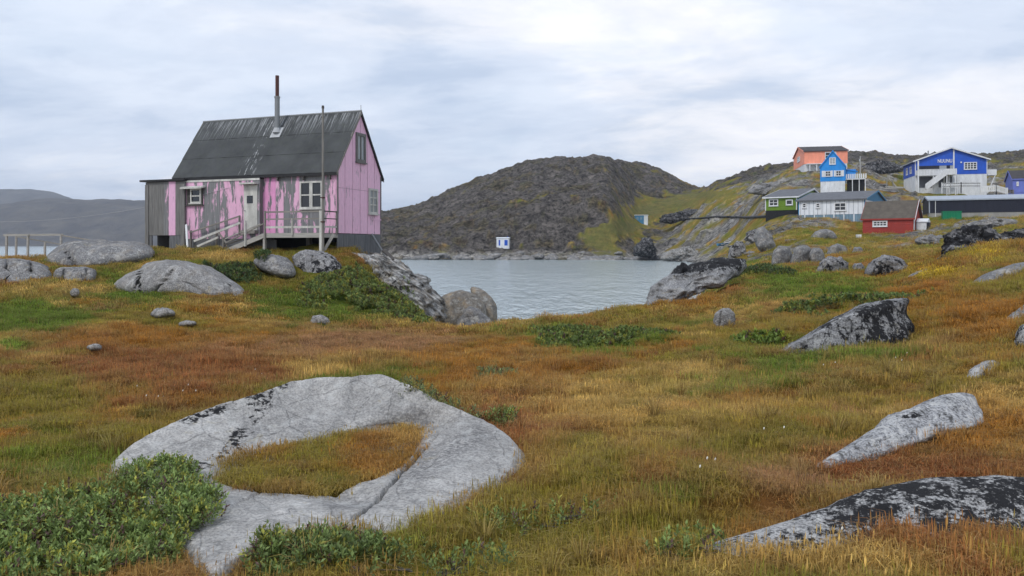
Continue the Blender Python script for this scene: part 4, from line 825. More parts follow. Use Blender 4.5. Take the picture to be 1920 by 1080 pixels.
# ------------------------------------------------------------------ windows
def window(parent, org, right, up, nrm, w_, h_, nx=2, nz=2, mat='oldwhite', pane='pane', bar=.055, fw=.09, dep=.06, mull=None):
    """casement on a wall face: casing and bars (window) with one object per pane"""
    org = Vector(org); r = Vector(right).normalized(); u = Vector(up).normalized(); n = Vector(nrm).normalized()
    def pt(a, b, c): return org + r * a + u * b + n * c
    def slab(mb, a0, a1, b0, b1, c0, c1):
        mb.add([pt(a0, b0, c0), pt(a1, b0, c0), pt(a1, b1, c0), pt(a0, b1, c0), pt(a0, b0, c1), pt(a1, b0, c1), pt(a1, b1, c1), pt(a0, b1, c1)],
               [(0, 3, 2, 1), (4, 5, 6, 7), (0, 1, 5, 4), (1, 2, 6, 5), (2, 3, 7, 6), (3, 0, 4, 7)])
    f = MB(); slab(f, 0, fw, 0, h_, 0, dep); slab(f, w_ - fw, w_, 0, h_, 0, dep); slab(f, fw, w_ - fw, 0, fw, 0, dep); slab(f, fw, w_ - fw, h_ - fw, h_, 0, dep)
    iw, ih = w_ - 2 * fw, h_ - 2 * fw
    xs = [fw + iw * k / nx for k in range(nx + 1)]; zs = [fw + ih * k / nz for k in range(nz + 1)]
    for k in range(1, nx): b = (mull or bar) / 2; slab(f, xs[k] - b, xs[k] + b, fw, h_ - fw, 0, dep * .8)
    for k in range(1, nz): slab(f, fw, w_ - fw, zs[k] - bar / 2, zs[k] + bar / 2, 0, dep * .7)
    slab(f, -.04, w_ + .04, -.05, 0, 0, dep + .05)
    wn = f.build('window', M[mat], parent)
    for a in range(nx):
        for b in range(nz):
            p = MB(); slab(p, xs[a], xs[a + 1], zs[b], zs[b + 1], .004, .012); p.build('pane', M[pane], wn)
    return wn

# ------------------------------------------------------------------ the pink house
PINK = (.80, .46, .63); HOTPINK = (.78, .34, .58)
for k, (p_, s_) in enumerate(((.12, 1.1), (.34, 5.3), (.50, 9.7), (.70, 13.1), (.44, 17.2), (.24, 23.9))): M[f'peel{k}'] = peel_paint(f'flaking_pink_paint_{k}', PINK if k else (.80, .47, .66), p_, s_)
M['peelhot'] = peel_paint('flaking_hot_pink_paint', HOTPINK, .30, 31.0); M['gable'] = peel_paint('pale_pink_board_paint', (.86, .54, .70), .20, 3.3, (.50, .38, .44))
M['bare'] = wood('bare_grey_board', (.255, .25, .24), (.10, .097, .093)); M['skirt'] = wood('grey_skirting_board', (.20, .205, .215), (.085, .087, .09))
HX, HYW, HR = -7.52, 32.0, -20.0; HZ = 3.70; FL = .78
house = empty('pink_house', (HX, HYW, HZ), R(HR)); tag(house, 'weathered pink wooden house with flaking paint and steep black roof', 'house')
_e1 = np.array([math.cos(R(HR)), math.sin(R(HR))]); _e2 = np.array([-math.sin(R(HR)), math.cos(R(HR))])
def hx(px, v=0.):
    t_ = (px - CX) / F; bx, by = HX + v * _e2[0], HYW + v * _e2[1]; return (t_ * by - bx) / (_e1[0] - t_ * _e1[1])
def hz(px, py, v=0.):
    x = hx(px, v); Y = HYW + x * _e1[1] + v * _e2[1]; return EYE - (py - HY) / F * Y - HZ
LEN, WID, EAVE, RIDGE = 8.98, 4.03, 3.40, 6.34; WY0, WY1, WX0, WX1 = .14, WID - .14, -LEN + .1, -.10
HOUSE_RECT.append([tuple(np.array([HX, HYW]) + a * _e1 + b * _e2) for a, b in ((-10.7, -.6), (.1, -.2), (.1, 4.2), (-10.7, 4.2))])
slope = (RIDGE - EAVE) / (WID / 2)
def roof_z(y): return EAVE + slope * (y if y < WID / 2 else WID - y)
# core carcass
cb = MB(); gy = .06
cb.prism([(WX0 + .03, WY0 + .03, FL), (WX0 + .03, WY1 - .03, FL), (WX0 + .03, WY1 - .03, roof_z(WY0) - .06), (WX0 + .03, WID / 2, RIDGE - .14), (WX0 + .03, WY0 + .03, roof_z(WY0) - .06)], (WX1 - WX0 - .06, 0, 0))
cb.build('wall', M['bare'], house)
# front boards, panel by panel: x-range in photo pixels, flaking grade
def board(mb_mat, x0, x1, y0, y1, z0, z1, name='wall_panel', parent=house): return MB().box(x0 + .004, x1 - .004, y0, y1, z0, z1).build(name, M[mb_mat], parent)
seams = [hx(p) for p in (487, 503, 513, 528, 542, 556, 566, 606, 616, 626)] + [WX1]
grades = ['peelhot', 'peelhot', 'peel4', 'peel3', 'peel2', 'peel2', 'peel3', 'peel2', 'peel1', 'peel5']
for a, b, g in zip(seams[:-1], seams[1:], grades): board(g, a, b, WY0, WY0 + .03, FL, roof_z(WY0) - .32)
top = MB().box(hx(487), WX1, WY0 - .012, WY0 + .03, roof_z(WY0) - .32, roof_z(WY0) - .06).build('frieze_board', M['peel5'], house)
for k in range(3): board('bare', WX0 + k * .6, WX0 + k * .6 + .6, WY1, WY1 - .03, FL, roof_z(WY0) - .1)
# gable boards (right end), each cut to the roof slope, with dark joints left open
ys = [WY0 + (WY1 - WY0) * k / 6 for k in range(7)]
for k in range(6):
    y0, y1 = ys[k] + .018, ys[k + 1] - .018; mid = WID / 2
    for lo, hi in ((FL, 2.75), (2.762, None)):
        if hi: pts = [(y0, lo), (y1, lo), (y1, hi), (y0, hi)]
        else:
            pts = [(y0, lo), (y1, lo), (y1, roof_z(y1) - .12)] + ([(mid, RIDGE - .12)] if y0 < mid < y1 else []) + [(y0, roof_z(y0) - .12)]
        MB().prism([(WX1, a, b) for a, b in pts], (.028 if hi else .031, 0, 0)).build('gable_board', M['gable'], house)
for yy in (WY0, WY1 - .09): MB().box(WX1 + .028, WX1 + .05, yy, yy + .09, FL, roof_z(WY0) - .1).build('corner_board', M['bare'], house)
# left gable
MB().prism([(WX0, WY0, FL), (WX0, WY1, FL), (WX0, WY1, roof_z(WY0) - .1), (WX0, WID / 2, RIDGE - .12), (WX0, WY0, roof_z(WY0) - .1)], (.028, 0, 0)).build('gable_board', M['bare'], house)
# skirting below the gable and the open underside
for k in range(8): MB().box(WX1 - .02 + .004 * (k % 2), WX1 + .02 + .004 * (k % 2), WY0 + .05 + .46 * k, WY0 + .05 + .45 + .46 * k, -.55, FL - .03).build('skirting_board', M['skirt'], house)
for k in range(5): MB().box(-.2 - 2.1 * k - .1, -.2 - 2.1 * k + .1, 1.2, 1.4, -.5, FL).build('foundation_post', M['grey_wood'], house)
MB().box(WX0, WX1 - .1, 2.2, 2.3, -.7, FL - .02).build('foundation_wall', M['black'], house)  # black sheet stands in for the shade under the open floor
# roof: two planes of felt in three courses, ridge cap and barge boards
m, t = newmat('black_roof_felt'); q = NT(t)
v_ = q.coord('Object'); a_ = q.noise(q.coord('Object', (1, 1, 1)), .9, 5, .6); st = q.noise(q.coord('Object', (9, .5, .5)), 1.5, 7, .7, .15)
sx = q.n('ShaderNodeSeparateXYZ', {0: v_}).outputs['Z']
c_ = q.mix(q.ramp(a_, [(.3, 0), (.7, 1)]), (.022, .024, .026), (.058, .062, .064)); c_ = q.mix(q.ramp(q.noise(v_, 5, 5, .6), [(.45, 0), (.7, .5)]), c_, (.05, .058, .045))
hgt_ = q.ramp(sx, [(.0, 0), (1, 1)])
drp = q.math('MULTIPLY', q.ramp(st, [(.50, 0), (.60, 1)]), q.ramp(q.math('MULTIPLY', q.math('SUBTRACT', sx, 4.75), .75), [(.3, 0), (.95, .5)]))
c_ = q.mix(drp, c_, (.42, .43, .44))
gx = q.n('ShaderNodeSeparateXYZ', {0: v_}).outputs['X']
bird = q.math('MULTIPLY', q.ramp(q.noise(q.coord('Object', (5, .8, .8)), 2.0, 5, .7), [(.56, 0), (.62, 1)]), q.ramp(q.math('ABSOLUTE', q.math('ADD', gx, 4.75)), [(.1, .8), (.55, 0)]))
c_ = q.mix(bird, c_, (.5, .51, .52))
q.out(c_, .62, q.bump(a_, .3, .02), .35); M['felt'] = m
roof = MB(); xa, xb = -LEN, .0; Lr = math.hypot(WID / 2, RIDGE - EAVE); nrmv = Vector((0, -(RIDGE - EAVE), WID / 2)).normalized()
roof.prism([(xa, 0, EAVE), (xa, WID / 2, RIDGE), (xa, WID, EAVE), (xa, WID, EAVE - .09), (xa, WID / 2, RIDGE - .11), (xa, 0, EAVE - .09)], (xb - xa, 0, 0))
roof = roof.build('roof', M['black'], house)
for side in (0, 1):
    for k in range(3):
        f0, f1 = k / 3 - (.015 if k else 0.004), (k + 1) / 3
        def rp(f, lift): y = f * WID / 2; z = EAVE + (RIDGE - EAVE) * f; n_ = nrmv * lift; return (y + n_.y, z + n_.z) if not side else (WID - y - n_.y, z + n_.z)
        nseg = 40; sv = []; sf = []
        for s_ in range(nseg + 1):
            xx = xa - .01 + (xb - xa + .02) * s_ / nseg; wv = .006 * math.sin(s_ * 1.7 + k) + .004 * math.sin(s_ * 4.1)
            for f_, l_ in ((f0, .004), (f0, .024 + wv), (f1, .013)): y_, z_ = rp(f_, l_); sv.append((xx, y_, z_))
        for s_ in range(nseg): b_ = s_ * 3; sf += [(b_, b_ + 3, b_ + 4, b_ + 1), (b_ + 1, b_ + 4, b_ + 5, b_ + 2)]
        MB().add(sv, sf).build('felt_strip', M['felt'], roof)
MB().tube((xa, WID / 2, RIDGE + .015), (xb, WID / 2, RIDGE + .015), .05, n=8).build('ridge_cap', M['steel'], roof)
for xx in (xa - .012, xb - .018):
    for sy in (0, 1):
        y0_, y1_ = (0, WID / 2) if not sy else (WID, WID / 2)
        MB().prism([(xx, y0_, EAVE + .02), (xx, y1_, RIDGE + .035), (xx, y1_, RIDGE - .14), (xx, y0_, EAVE - .14)], (.03, 0, 0)).build('barge_board', M['grey_wood_x'] if not sy else M['black'], roof)
MB().box(xa, xb, -.02, .02, EAVE - .13, EAVE - .01).build('eaves_board', M['black'], roof)
for k in range(7): MB().beam((-.35 - 1.35 * k, WY0 - .1, EAVE - .3), (-.35 - 1.35 * k, WY0 - .1, EAVE - .05), .05, .1).build('eaves_bracket', M['dark_wood'], roof)
MB().tube((xb - .03, WID / 2, RIDGE), (xb - .03, WID / 2, RIDGE + .28), .012, n=6).build('ridge_spike', M['steel'], roof)
# stove pipe with flashing
cxp = hx(518, 1.35); cy_ = 1.42; cz_ = roof_z(cy_)
ch = MB(); ch.tube((cxp, cy_, cz_ - .1), (cxp, cy_, hz(518, 182, cy_)), .115, n=14); ch = ch.build('chimney_pipe', M['steel'], roof)
MB().tube((cxp, cy_, hz(518, 182, cy_)), (cxp, cy_, hz(518, 142, cy_)), .085, n=14).build('flue', M['rust'], ch); MB().tube((cxp, cy_, hz(518, 184, cy_)), (cxp, cy_, hz(518, 181, cy_)), .135, n=14).build('collar', M['steel'], ch)
fl = MB(); d_ = Vector((0, 1, slope)).normalized(); base_ = Vector((cxp, cy_, cz_)) + nrmv * .03
fl.prism([base_ - d_ * .3 + Vector((-.27, 0, 0)), base_ - d_ * .3 + Vector((.27, 0, 0)), base_ + d_ * .3 + Vector((.27, 0, 0)), base_ + d_ * .3 + Vector((-.27, 0, 0))], nrmv * .02); fl.tube(base_, base_ + Vector((0, 0, .22)), .2, .125, 12); fl.build('flashing', M['lead'], roof)
# windows and door of the main wall
X = Vector((1, 0, 0)); Zv = Vector((0, 0, 1)); Nf = Vector((0, -1, 0))
def fwin(px0, px1, py0, py1, v, **k):
    xm = (px0 + px1) / 2; x0, x1, z0, z1 = hx(px0, v), hx(px1, v), hz(xm, py1, v), hz(xm, py0, v); return window(house, (x0, v, z0), X, Zv, Nf, x1 - x0, z1 - z0, **k)
fwin(563, 605, 340, 391, WY0 - .001, nx=2, nz=2, mull=.16, fw=.07)
Gx = Vector((0, 1, 0)); Gn = Vector((1, 0, 0))
window(house, (WX1 + .032, 1.62, 4.02), Gx, Zv, Gn, .82, 1.32, 2, 1, 'bare', 'pane_pale', fw=.13)
window(house, (WX1 + .029, 2.72, 1.72), Gx, Zv, Gn, .80, 1.18, 2, 3, 'oldwhite', 'pane_pale', fw=.09)
MB().box(WX1 + .03, WX1 + .05, 2.98, WY1, 1.42, 1.50).build('gable_rail', M['gable'], house)
# low annexes along the left
AV = -.12
def annex(name_, px0, px1, v, depth, ztop, zbot, pans, roofmat='black'):
    x0, x1 = hx(px0, v), hx(px1, v); a = MB().box(x0 + .03, x1 - .03, v + .03, v + depth, zbot, ztop - .02).build(name_, M['bare'], house)
    tot = sum(q[0] for q in pans); xx = x0
    for wd, mt in pans:
        w2 = (x1 - x0) * wd / tot; MB().box(xx + .004, xx + w2 - .004, v, v + .034, zbot, ztop).build('wall_panel', M[mt], a); xx += w2
    return a, x0, x1
aA, ax0, ax1 = annex('left_annex', 273, 347, AV - .1, 3.0, 3.22, .72, [(12, 'bare'), (11, 'bare'), (10, 'bare'), (9, 'peel3'), (12, 'peel0'), (7, 'bare'), (10, 'bare')])
aB, bx0, bx1 = annex('entrance_annex', 347, 487, AV, .3, 3.24, .55, [(10, 'peel5'), (14, 'peel1'), (10, 'peel2'), (14, 'peel3'), (14, 'peel3'), (14, 'peel2'), (14, 'peel4'), (14, 'peel1'), (14, 'peel2'), (12, 'peel3')])
MB().prism([(ax0 - .25, AV - .22, 3.24), (ax0 - .25, 2.9, 3.36), (ax0 - .25, 2.9, 3.45), (ax0 - .25, AV - .22, 3.33)], (ax1 - ax0 + .3, 0, 0)).build('annex_roof', M['black'], house)
MB().box(bx0, hx(487, AV), AV - .03, AV - .004, 3.16, 3.25).build('fascia_board', M['oldwhite'], house)
MB().box(bx0, bx1, AV - .02, WY0, 3.255, 3.29).build('annex_roof', M['black'], house)
for xx in (ax0, ax1 - .2): MB().box(xx, xx + .2, AV - .14, AV - .103, .0, 3.1).build('corner_board', M['bare'], house)
MB().box(ax0, hx(287, AV), AV - .08, AV - .02, -.3, .72).build('foundation_wall', M['skirt'], house); MB().box(hx(320, AV), ax1 - .15, AV - .08, AV - .02, -.3, .72).build('foundation_wall', M['skirt'], house); MB().box(ax0, ax1, AV + .6, AV + .65, -.3, .72).build('foundation_wall', M['black'], house)  # rear black sheet stands in for the shade behind the base opening
MB().box(bx0 + .2, bx1, AV + .01, AV + .05, -.3, .55).build('foundation_wall', M['skirt'], house)
fwin(352, 381, 351, 384, AV - .001, nx=2, nz=2, mat='dark_wood', fw=.12, mull=.05); fwin(358, 378, 354, 381, AV - .04, nx=1, nz=2, mat='oldwhite', fw=.07)
MB().prism([(hx(346, AV), AV - .02, hz(360, 349, AV)), (hx(346, AV), AV - .3, hz(360, 352, AV)), (hx(346, AV), AV - .3, hz(360, 355, AV)), (hx(346, AV), AV - .02, hz(360, 352, AV))], (hx(386, AV) - hx(346, AV), 0, 0)).build('window_hood', M['oldwhite'], house)
dr = MB().box(hx(458, AV), hx(483, AV), AV - .03, AV - .002, hz(470, 432, AV), hz(470, 347, AV)).build('door', M['oldwhite'], house)
MB().box(hx(464, AV), hx(475, AV), AV - .045, AV - .033, hz(470, 381, AV), hz(470, 367, AV)).build('pane', M['pane'], dr); MB().tube((hx(460, AV), AV - .08, hz(470, 395, AV)), (hx(462, AV), AV - .08, hz(470, 395, AV)), .02, n=8).build('handle', M['steel'], dr)
MB().box(hx(456, AV), hx(485, AV), AV - .28, AV - .005, hz(470, 346, AV), hz(470, 343, AV)).build('door_hood', M['oldwhite'], house)
MB().box(hx(457, AV), hx(484, AV), AV - .25, AV - .01, hz(470, 438, AV), hz(470, 432, AV)).build('door_step', M['grey_wood_x'], house)
# deck with railing, and the ramp
DX0, DV = hx(497, -1.0), -1.0
deck = empty('deck', (0, 0, 0), 0, house)
def part(mb, n_, m_): return mb.build(n_, M[m_], deck)
for k in range(8): part(MB().box(DX0, -.02, DV + .125 * k, DV + .125 * k + .112, FL - .05, FL - .01), 'deck_board', 'grey_wood_x')
part(MB().box(DX0, .0, DV - .03, DV - .004, FL - .2, FL - .005), 'deck_beam', 'pale_wood'); part(MB().box(-.03, .0, DV, .1, FL - .2, FL - .055), 'deck_beam', 'pale_wood')
part(MB().box(DX0 + .1, -.1, -.5, -.42, FL - .2, FL - .055), 'deck_joist', 'dark_wood')
px_corner = -.09
part(MB().box(px_corner, px_corner + .17, DV - .14, DV - .032, -.3, FL + .92), 'corner_post', 'oldwhite')
for xx, m_, zt in ((DX0, 'grey_wood', .95), (hx(548, DV), 'pale_wood', .62)): part(MB().box(xx, xx + .08, DV - .09, DV - .032, FL - .3 if m_ == 'grey_wood' else FL - .1, FL + zt), 'rail_post', m_)
part(MB().box(DX0 - .1, DX0 - .0, DV - .02, DV + .1, -.4, FL - .05), 'support_post', 'pale_wood')
for zz, hh, m_ in ((.86, .07, 'grey_wood_x'), (.56, .06, 'grey_wood_x'), (.2, .09, 'oldwhite')): part(MB().box(DX0 + .08, px_corner, DV - .06, DV - .033, FL + zz, FL + zz + hh), 'rail', m_); part(MB().box(-.02, .02, DV, WY0 - .1, FL + zz + .02, FL + zz + hh), 'rail', 'dark_wood' if zz > .3 else 'oldwhite')
part(MB().box(-.03, .03, WY0 - .16, WY0 - .1, FL - .1, FL + .95), 'rail_post', 'grey_wood')
part(MB().beam((.35, DV + .25, FL - .05), (px_corner + .1, DV - .02, -.05), .09, .12), 'brace', 'pale_wood')
rx0 = hx(424, DV); rz0 = hz(424, 472, DV)
for k in range(12):
    f_ = k / 12; xa_ = DX0 + (rx0 - DX0) * f_; za_ = FL - .06 + (rz0 - FL + .06) * f_; xb_ = DX0 + (rx0 - DX0) * (f_ + .075); zb_ = FL - .06 + (rz0 - FL + .06) * (f_ + .075)
    part(MB().prism([(xa_, DV, za_), (xb_, DV, zb_), (xb_, DV, zb_ + .035), (xa_, DV, za_ + .035)], (0, .8, 0)), 'ramp_board', 'grey_wood_x')
part(MB().beam((DX0, DV - .02, FL - .09), (rx0, DV - .02, rz0 + .02), .05, .2), 'stringer', 'pale_wood')
def railpx(p0, p1, v, w2, m_, n_='handrail'): part(MB().beam((hx(p0[0], v), v, hz(p0[0], p0[1], v)), (hx(p1[0], v), v, hz(p1[0], p1[1], v)), .05, w2), n_, m_)
railpx((364, 452), (450, 418), -.45, .10, 'oldwhite'); railpx((370, 462), (409, 445), -.5, .09, 'oldwhite'); railpx((356, 436), (450, 405), -.3, .06, 'grey_wood_x'); railpx((424, 455), (497, 418), DV, .05, 'grey_wood_x'); railpx((422, 448), (488, 420), -.3, .05, 'pale_wood')
def postpx(px, py0, py1, v, w2, m_): part(MB().box(hx(px, v) - w2 / 2, hx(px, v) + w2 / 2, v - .04, v + .04, hz(px, py1, v), hz(px, py0, v)), 'rail_post', m_)
postpx(460, 414, 462, DV - .07, .07, 'oldwhite'); postpx(419, 445, 476, -.6, .08, 'grey_wood'); postpx(449, 404, 440, -.3, .06, 'grey_wood'); postpx(358, 432, 474, -.25, .05, 'grey_wood'); postpx(406, 428, 472, -.25, .05, 'grey_wood')
railpx((419, 460), (460, 447), -.6, .06, 'dark_wood'); railpx((410, 437), (424, 455), -.6, .07, 'grey_wood_x', 'brace')
part(MB().box(hx(425, -.25), DX0, -.25, -.2, .05, .5), 'ramp_skirt', 'skirt')
# brace poles at the gable corner
br = MB(); br.tube((WX1 + .1, WY1 - 1.0, FL), (1.2, WY1 - .9, -1.0), .05, n=8); br.build('gable_brace', M['steel'], house)
# things around the house
def hw(x, y, z): p = np.array([HX, HYW]) + x * _e1 + y * _e2; return (float(p[0]), float(p[1]), HZ + z)
fx = hx(605.5, DV - .2); fp = empty('flagpole', hw(fx, DV - .2, 0), R(HR))
MB().tube((0, 0, -.4), (0, 0, hz(606, 203, DV - .2)), .055, .042, 10).build('pole', M['grey_wood'], fp); MB().tube((0, 0, hz(606, 203, DV - .2)), (0, 0, hz(606, 198, DV - .2)), .06, .05, 10).build('finial', M['dark_wood'], fp)
for zz in (1.2, 2.2): MB().box(-.07, .07, -.07, .07, zz, zz + .05).build('clamp', M['rust'], fp)
tag(fp, 'bare grey wooden flagpole at the corner of the deck', 'pole')
lb = empty('leaning_board', hw(hx(352, -.9), -.9, 0), R(HR)); MB().beam((0, 0, -.1), (hx(349, -.35) - hx(352, -.9), .55, hz(349, 421, -.35)), .11, .03, (0, 1, 0)).build('plank', M['white'], lb); tag(lb, 'white board leaning against the left end of the pink house', 'board')
for k, (p0, p1, lab) in enumerate((((688, 478), (752, 497), 'long grey plank lying on the rocks under the gable'), ((695, 474), (760, 505), 'dark plank lying below the gable corner brace'), ((720, 470), (738, 487), 'short dark plank stub at the corner of the gable'))):
    Yp = 33.2 + .2 * k; a = P(*p0, Yp); b = P(*p1, Yp - .6); mid = (a + b) / 2; o = MB().beam(a - mid, b - mid, .22, .06).build('plank', M['dark_wood' if k else 'grey_wood_x'], None, tuple(mid)); tag(o, lab, 'plank')
# overhead service wire from the left to the house
wr = MB(); A_ = np.array(P(-80, 414, 40)); B_ = np.array(hw(hx(430, AV), AV - .02, hz(430, 352, AV))); prev = None
for k in range(41):
    f_ = k / 40; p = A_ + (B_ - A_) * f_; p[2] -= .55 * 4 * f_ * (1 - f_)
    if prev is not None: wr.tube(prev, p, .007, n=5)
    prev = p
tag(wr.build('service_wire', simple('pale_wire', (.45, .45, .46), .6)), 'thin pale wire strung from the left edge to the pink house', 'wire')
# wooden rack at the far left
rk_ = empty('drying_rack', tuple(P(80, 490, 33))); o0 = P(80, 490, 33)
def rel(px, py, Y): return Vector(P(px, py, Y) - o0)
for px, Y, yt in ((12, 32.5, 442), (30, 35, 442), (52, 32.4, 441), (84, 35, 452), (114, 32.3, 440)): MB().beam(rel(px, 500, Y), rel(px + .5, yt, Y), .075, .075).build('post', M['pale_wood'], rk_)
for (p0, y0), (p1, y1) in (((8, 32.5), (114, 32.3)), ((8, 32.6), (30, 35)), ((30, 35), (118, 35)), ((52, 32.3), (84, 35))): MB().beam(rel(p0, 441, y0), rel(p1, 440, y1), .07, .09).build('crossbar', M['pale_wood'], rk_)
MB().beam(rel(114, 441, 32.3), rel(180, 452, 31.5), .05, .06).build('crossbar', M['grey_wood_x'], rk_); MB().beam(rel(28, 443, 33), rel(112, 458, 34), .05, .06).build('brace', M['pale_wood'], rk_)
tag(rk_, 'pale wooden drying rack of posts and bars at the far left', 'rack')
# ------------------------------------------------------------------ the village houses
def cottage(name, label, px, Y, base_py, psi, pxl, pxr, wall_h, rise, cw, croof, ctrim='white', cfound='found', fh=.6, ridge='long', over=.35, wins=(), corner='right', gable_mat=None, wmax=None, lmax=None, trim=True, panels=0, boards=None):
    """gabled house. px,Y: nearest bottom corner; psi: turn; pxl/pxr: photo columns of the left and right ends.
    local x runs along the wall that faces us (left to right), local y away from us; origin at the front left bottom corner"""
    e1 = np.array([math.cos(R(psi)), math.sin(R(psi))]); e2 = np.array([-e1[1], e1[0]]); k = P(px, base_py, Y); kx = k[:2]
    def solve(col, e, sgn):
        t_ = (col - CX) / F; return (t_ * kx[1] - kx[0]) / (sgn * (e[0] - t_ * e[1]))
    if corner == 'right': Lh = solve(pxl, e1, -1); W_ = solve(pxr, e2, 1); o = kx - e1 * Lh
    elif corner == 'left': Lh = solve(pxr, e1, 1); W_ = solve(pxl, e2, 1) if pxl is not None else wmax; o = kx
    if wmax: W_ = wmax
    if lmax: Lh = lmax if corner == 'left' else Lh
    zb = float(k[2]); root = empty(name, (float(o[0]), float(o[1]), zb), R(psi)); tag(root, label, 'house', None)
    MB().box(.05, Lh - .05, .05, W_ - .05, -2.5, fh).build('foundation', M[cfound], root)
    H_ = fh + wall_h
    wb_ = MB()
    if ridge == 'long': wb_.prism([(0, 0, fh), (0, W_, fh), (0, W_, H_), (0, W_ / 2, H_ + rise), (0, 0, H_)], (Lh, 0, 0))
    else: wb_.prism([(0, 0, fh), (Lh, 0, fh), (Lh, 0, H_), (Lh / 2, 0, H_ + rise), (0, 0, H_)], (0, W_, 0))
    wl = wb_.build('wall', M[cw], root)
    tk = .16; rb = MB(); dz = .03
    if ridge == 'long':
        s_ = rise / (W_ / 2); y0, y1 = -over, W_ + over; z0 = H_ - s_ * over + dz
        rb.prism([(-over, y0, z0), (-over, W_ / 2, H_ + rise + dz), (-over, y1, z0), (-over, y1, z0 + tk), (-over, W_ / 2, H_ + rise + tk + dz), (-over, y0, z0 + tk)], (Lh + 2 * over, 0, 0))
    else:
        s_ = rise / (Lh / 2); x0, x1 = -over, Lh + over; z0 = H_ - s_ * over + dz
        rb.prism([(x0, -over, z0), (Lh / 2, -over, H_ + rise + dz), (x1, -over, z0), (x1, -over, z0 + tk), (Lh / 2, -over, H_ + rise + tk + dz), (x0, -over, z0 + tk)], (0, W_ + 2 * over, 0))
    rf = rb.build('roof', M[croof], root)
    if trim:
        if ridge == 'long':
            for xx in (-over - .04, Lh + over + .002):
                for a in (y0, y1): MB().prism([(xx, a, z0 - .06), (xx, W_ / 2, H_ + rise - .06), (xx, W_ / 2, H_ + rise + tk + .06), (xx, a, z0 + tk + .04)], (.04, 0, 0)).build('barge_board', M[ctrim], rf)
            MB().box(-over, Lh + over, y0 - .045, y0 - .003, z0 - .05, z0 + tk).build('eaves_board', M[ctrim if trim != 'dark' else croof], rf)
        else:
            for yy in (-over - .045, W_ + over + .003):
                for a in (x0, x1): MB().prism([(a, yy, z0 - .08), (Lh / 2, yy, H_ + rise - .08), (Lh / 2, yy, H_ + rise + tk + .04), (a, yy, z0 + tk + .04)], (0, .042, 0)).build('barge_board', M[ctrim], rf)
        for xx, yy in ((-.03, -.03), (Lh - .12, -.03), (Lh - .12, W_ - .12)): MB().box(xx, xx + .15, yy, yy + .15, fh - .01, H_ - .02).build('corner_board', M[ctrim], root)
    if gable_mat:
        if ridge == 'long': MB().prism([(Lh + .004, 0, H_ - .05), (Lh + .004, W_, H_ - .05), (Lh + .004, W_, H_), (Lh + .004, W_ / 2, H_ + rise - .02), (Lh + .004, 0, H_)], (.04, 0, 0)).build('gable', M[gable_mat], root)
    for k_ in range(panels):
        xx = Lh * (k_ + .5) / panels; MB().box(xx - .04, xx + .04, -.035, -.003, fh, H_ - .05).build('batten', M['batten'], root)
    if boards:
        nb = int(wall_h / boards)
        for k_ in range(nb): MB().prism([(.12, -.004, fh + wall_h * k_ / nb), (.12, -.034, fh + wall_h * k_ / nb + .01), (.12, -.012, fh + wall_h * (k_ + 1) / nb), (.12, -.004, fh + wall_h * (k_ + 1) / nb)], (Lh - .24, 0, 0)).build('weatherboard', M[cw], root)
    for wdef in wins:
        face, a, b, z, hh = wdef[:5]; kw = dict(nx=2, nz=2, mat='white', fw=.16, bar=.09, dep=.09); kw.update(wdef[5] if len(wdef) > 5 else {})
        if face == 'f': window(root, (Lh * a, -.036, fh + z), X, Zv, Nf, Lh * (b - a), hh, **kw)
        elif face == 'r': window(root, (Lh + .045, W_ * a, fh + z), Gx, Zv, Gn, W_ * (b - a), hh, **kw)
        elif face == 'l': window(root, (-.01, W_ * b, fh + z), -Gx, Zv, -Gn, W_ * (b - a), hh, **kw)
    root['_d'] = (float(Lh), float(W_), float(H_)); return root, Lh, W_, H_
def untag(r):
    if '_d' in r: del r['_d']
M['red'] = paint('red_paint', (.33, .036, .026), .65, boards=1.6); M['orange'] = paint('salmon_orange_paint', (.92, .33, .21), .6, boards=1.6); M['blue'] = paint('royal_blue_paint', (.018, .10, .55), .55, boards=1.4); M['skyblue'] = paint('bright_blue_paint', (.018, .27, .72), .55, boards=1.4)
M['grassgreen'] = paint('leaf_green_paint', (.13, .23, .014), .6, boards=1.4); M['coolwhite'] = paint('cool_white_paint', (.76, .79, .83), .6); M['lightblue'] = paint('faded_blue_boards', (.20, .31, .40), .8, .3, .35, 3); M['gableblue'] = paint('mid_blue_paint', (.05, .20, .36), .6)
M['navy'] = paint('dark_navy_cladding', (.014, .016, .032), .6); M['peri'] = paint('periwinkle_paint', (.15, .19, .58), .6); M['found'] = paint('whitewashed_base', (.74, .76, .78), .8, .2, .4); M['concrete'] = paint('concrete_base', (.33, .32, .30), .9, .2, .4); M['blackbase'] = paint('black_base', (.012, .013, .015), .8)
M['roof_dk'] = paint('dark_felt_roof', (.06, .055, .058), .85, .3); M['roof_br'] = paint('brown_felt_roof', (.115, .098, .08), .9, .25); M['roof_gr'] = paint('grey_felt_roof', (.135, .14, .155), .85, .25); M['roof_lt'] = paint('pale_metal_roof', (.36, .40, .46), .55, .15); M['batten'] = paint('grey_batten', (.40, .43, .48), .7); M['cgreen'] = paint('container_green', (.0, .20, .09), .5)

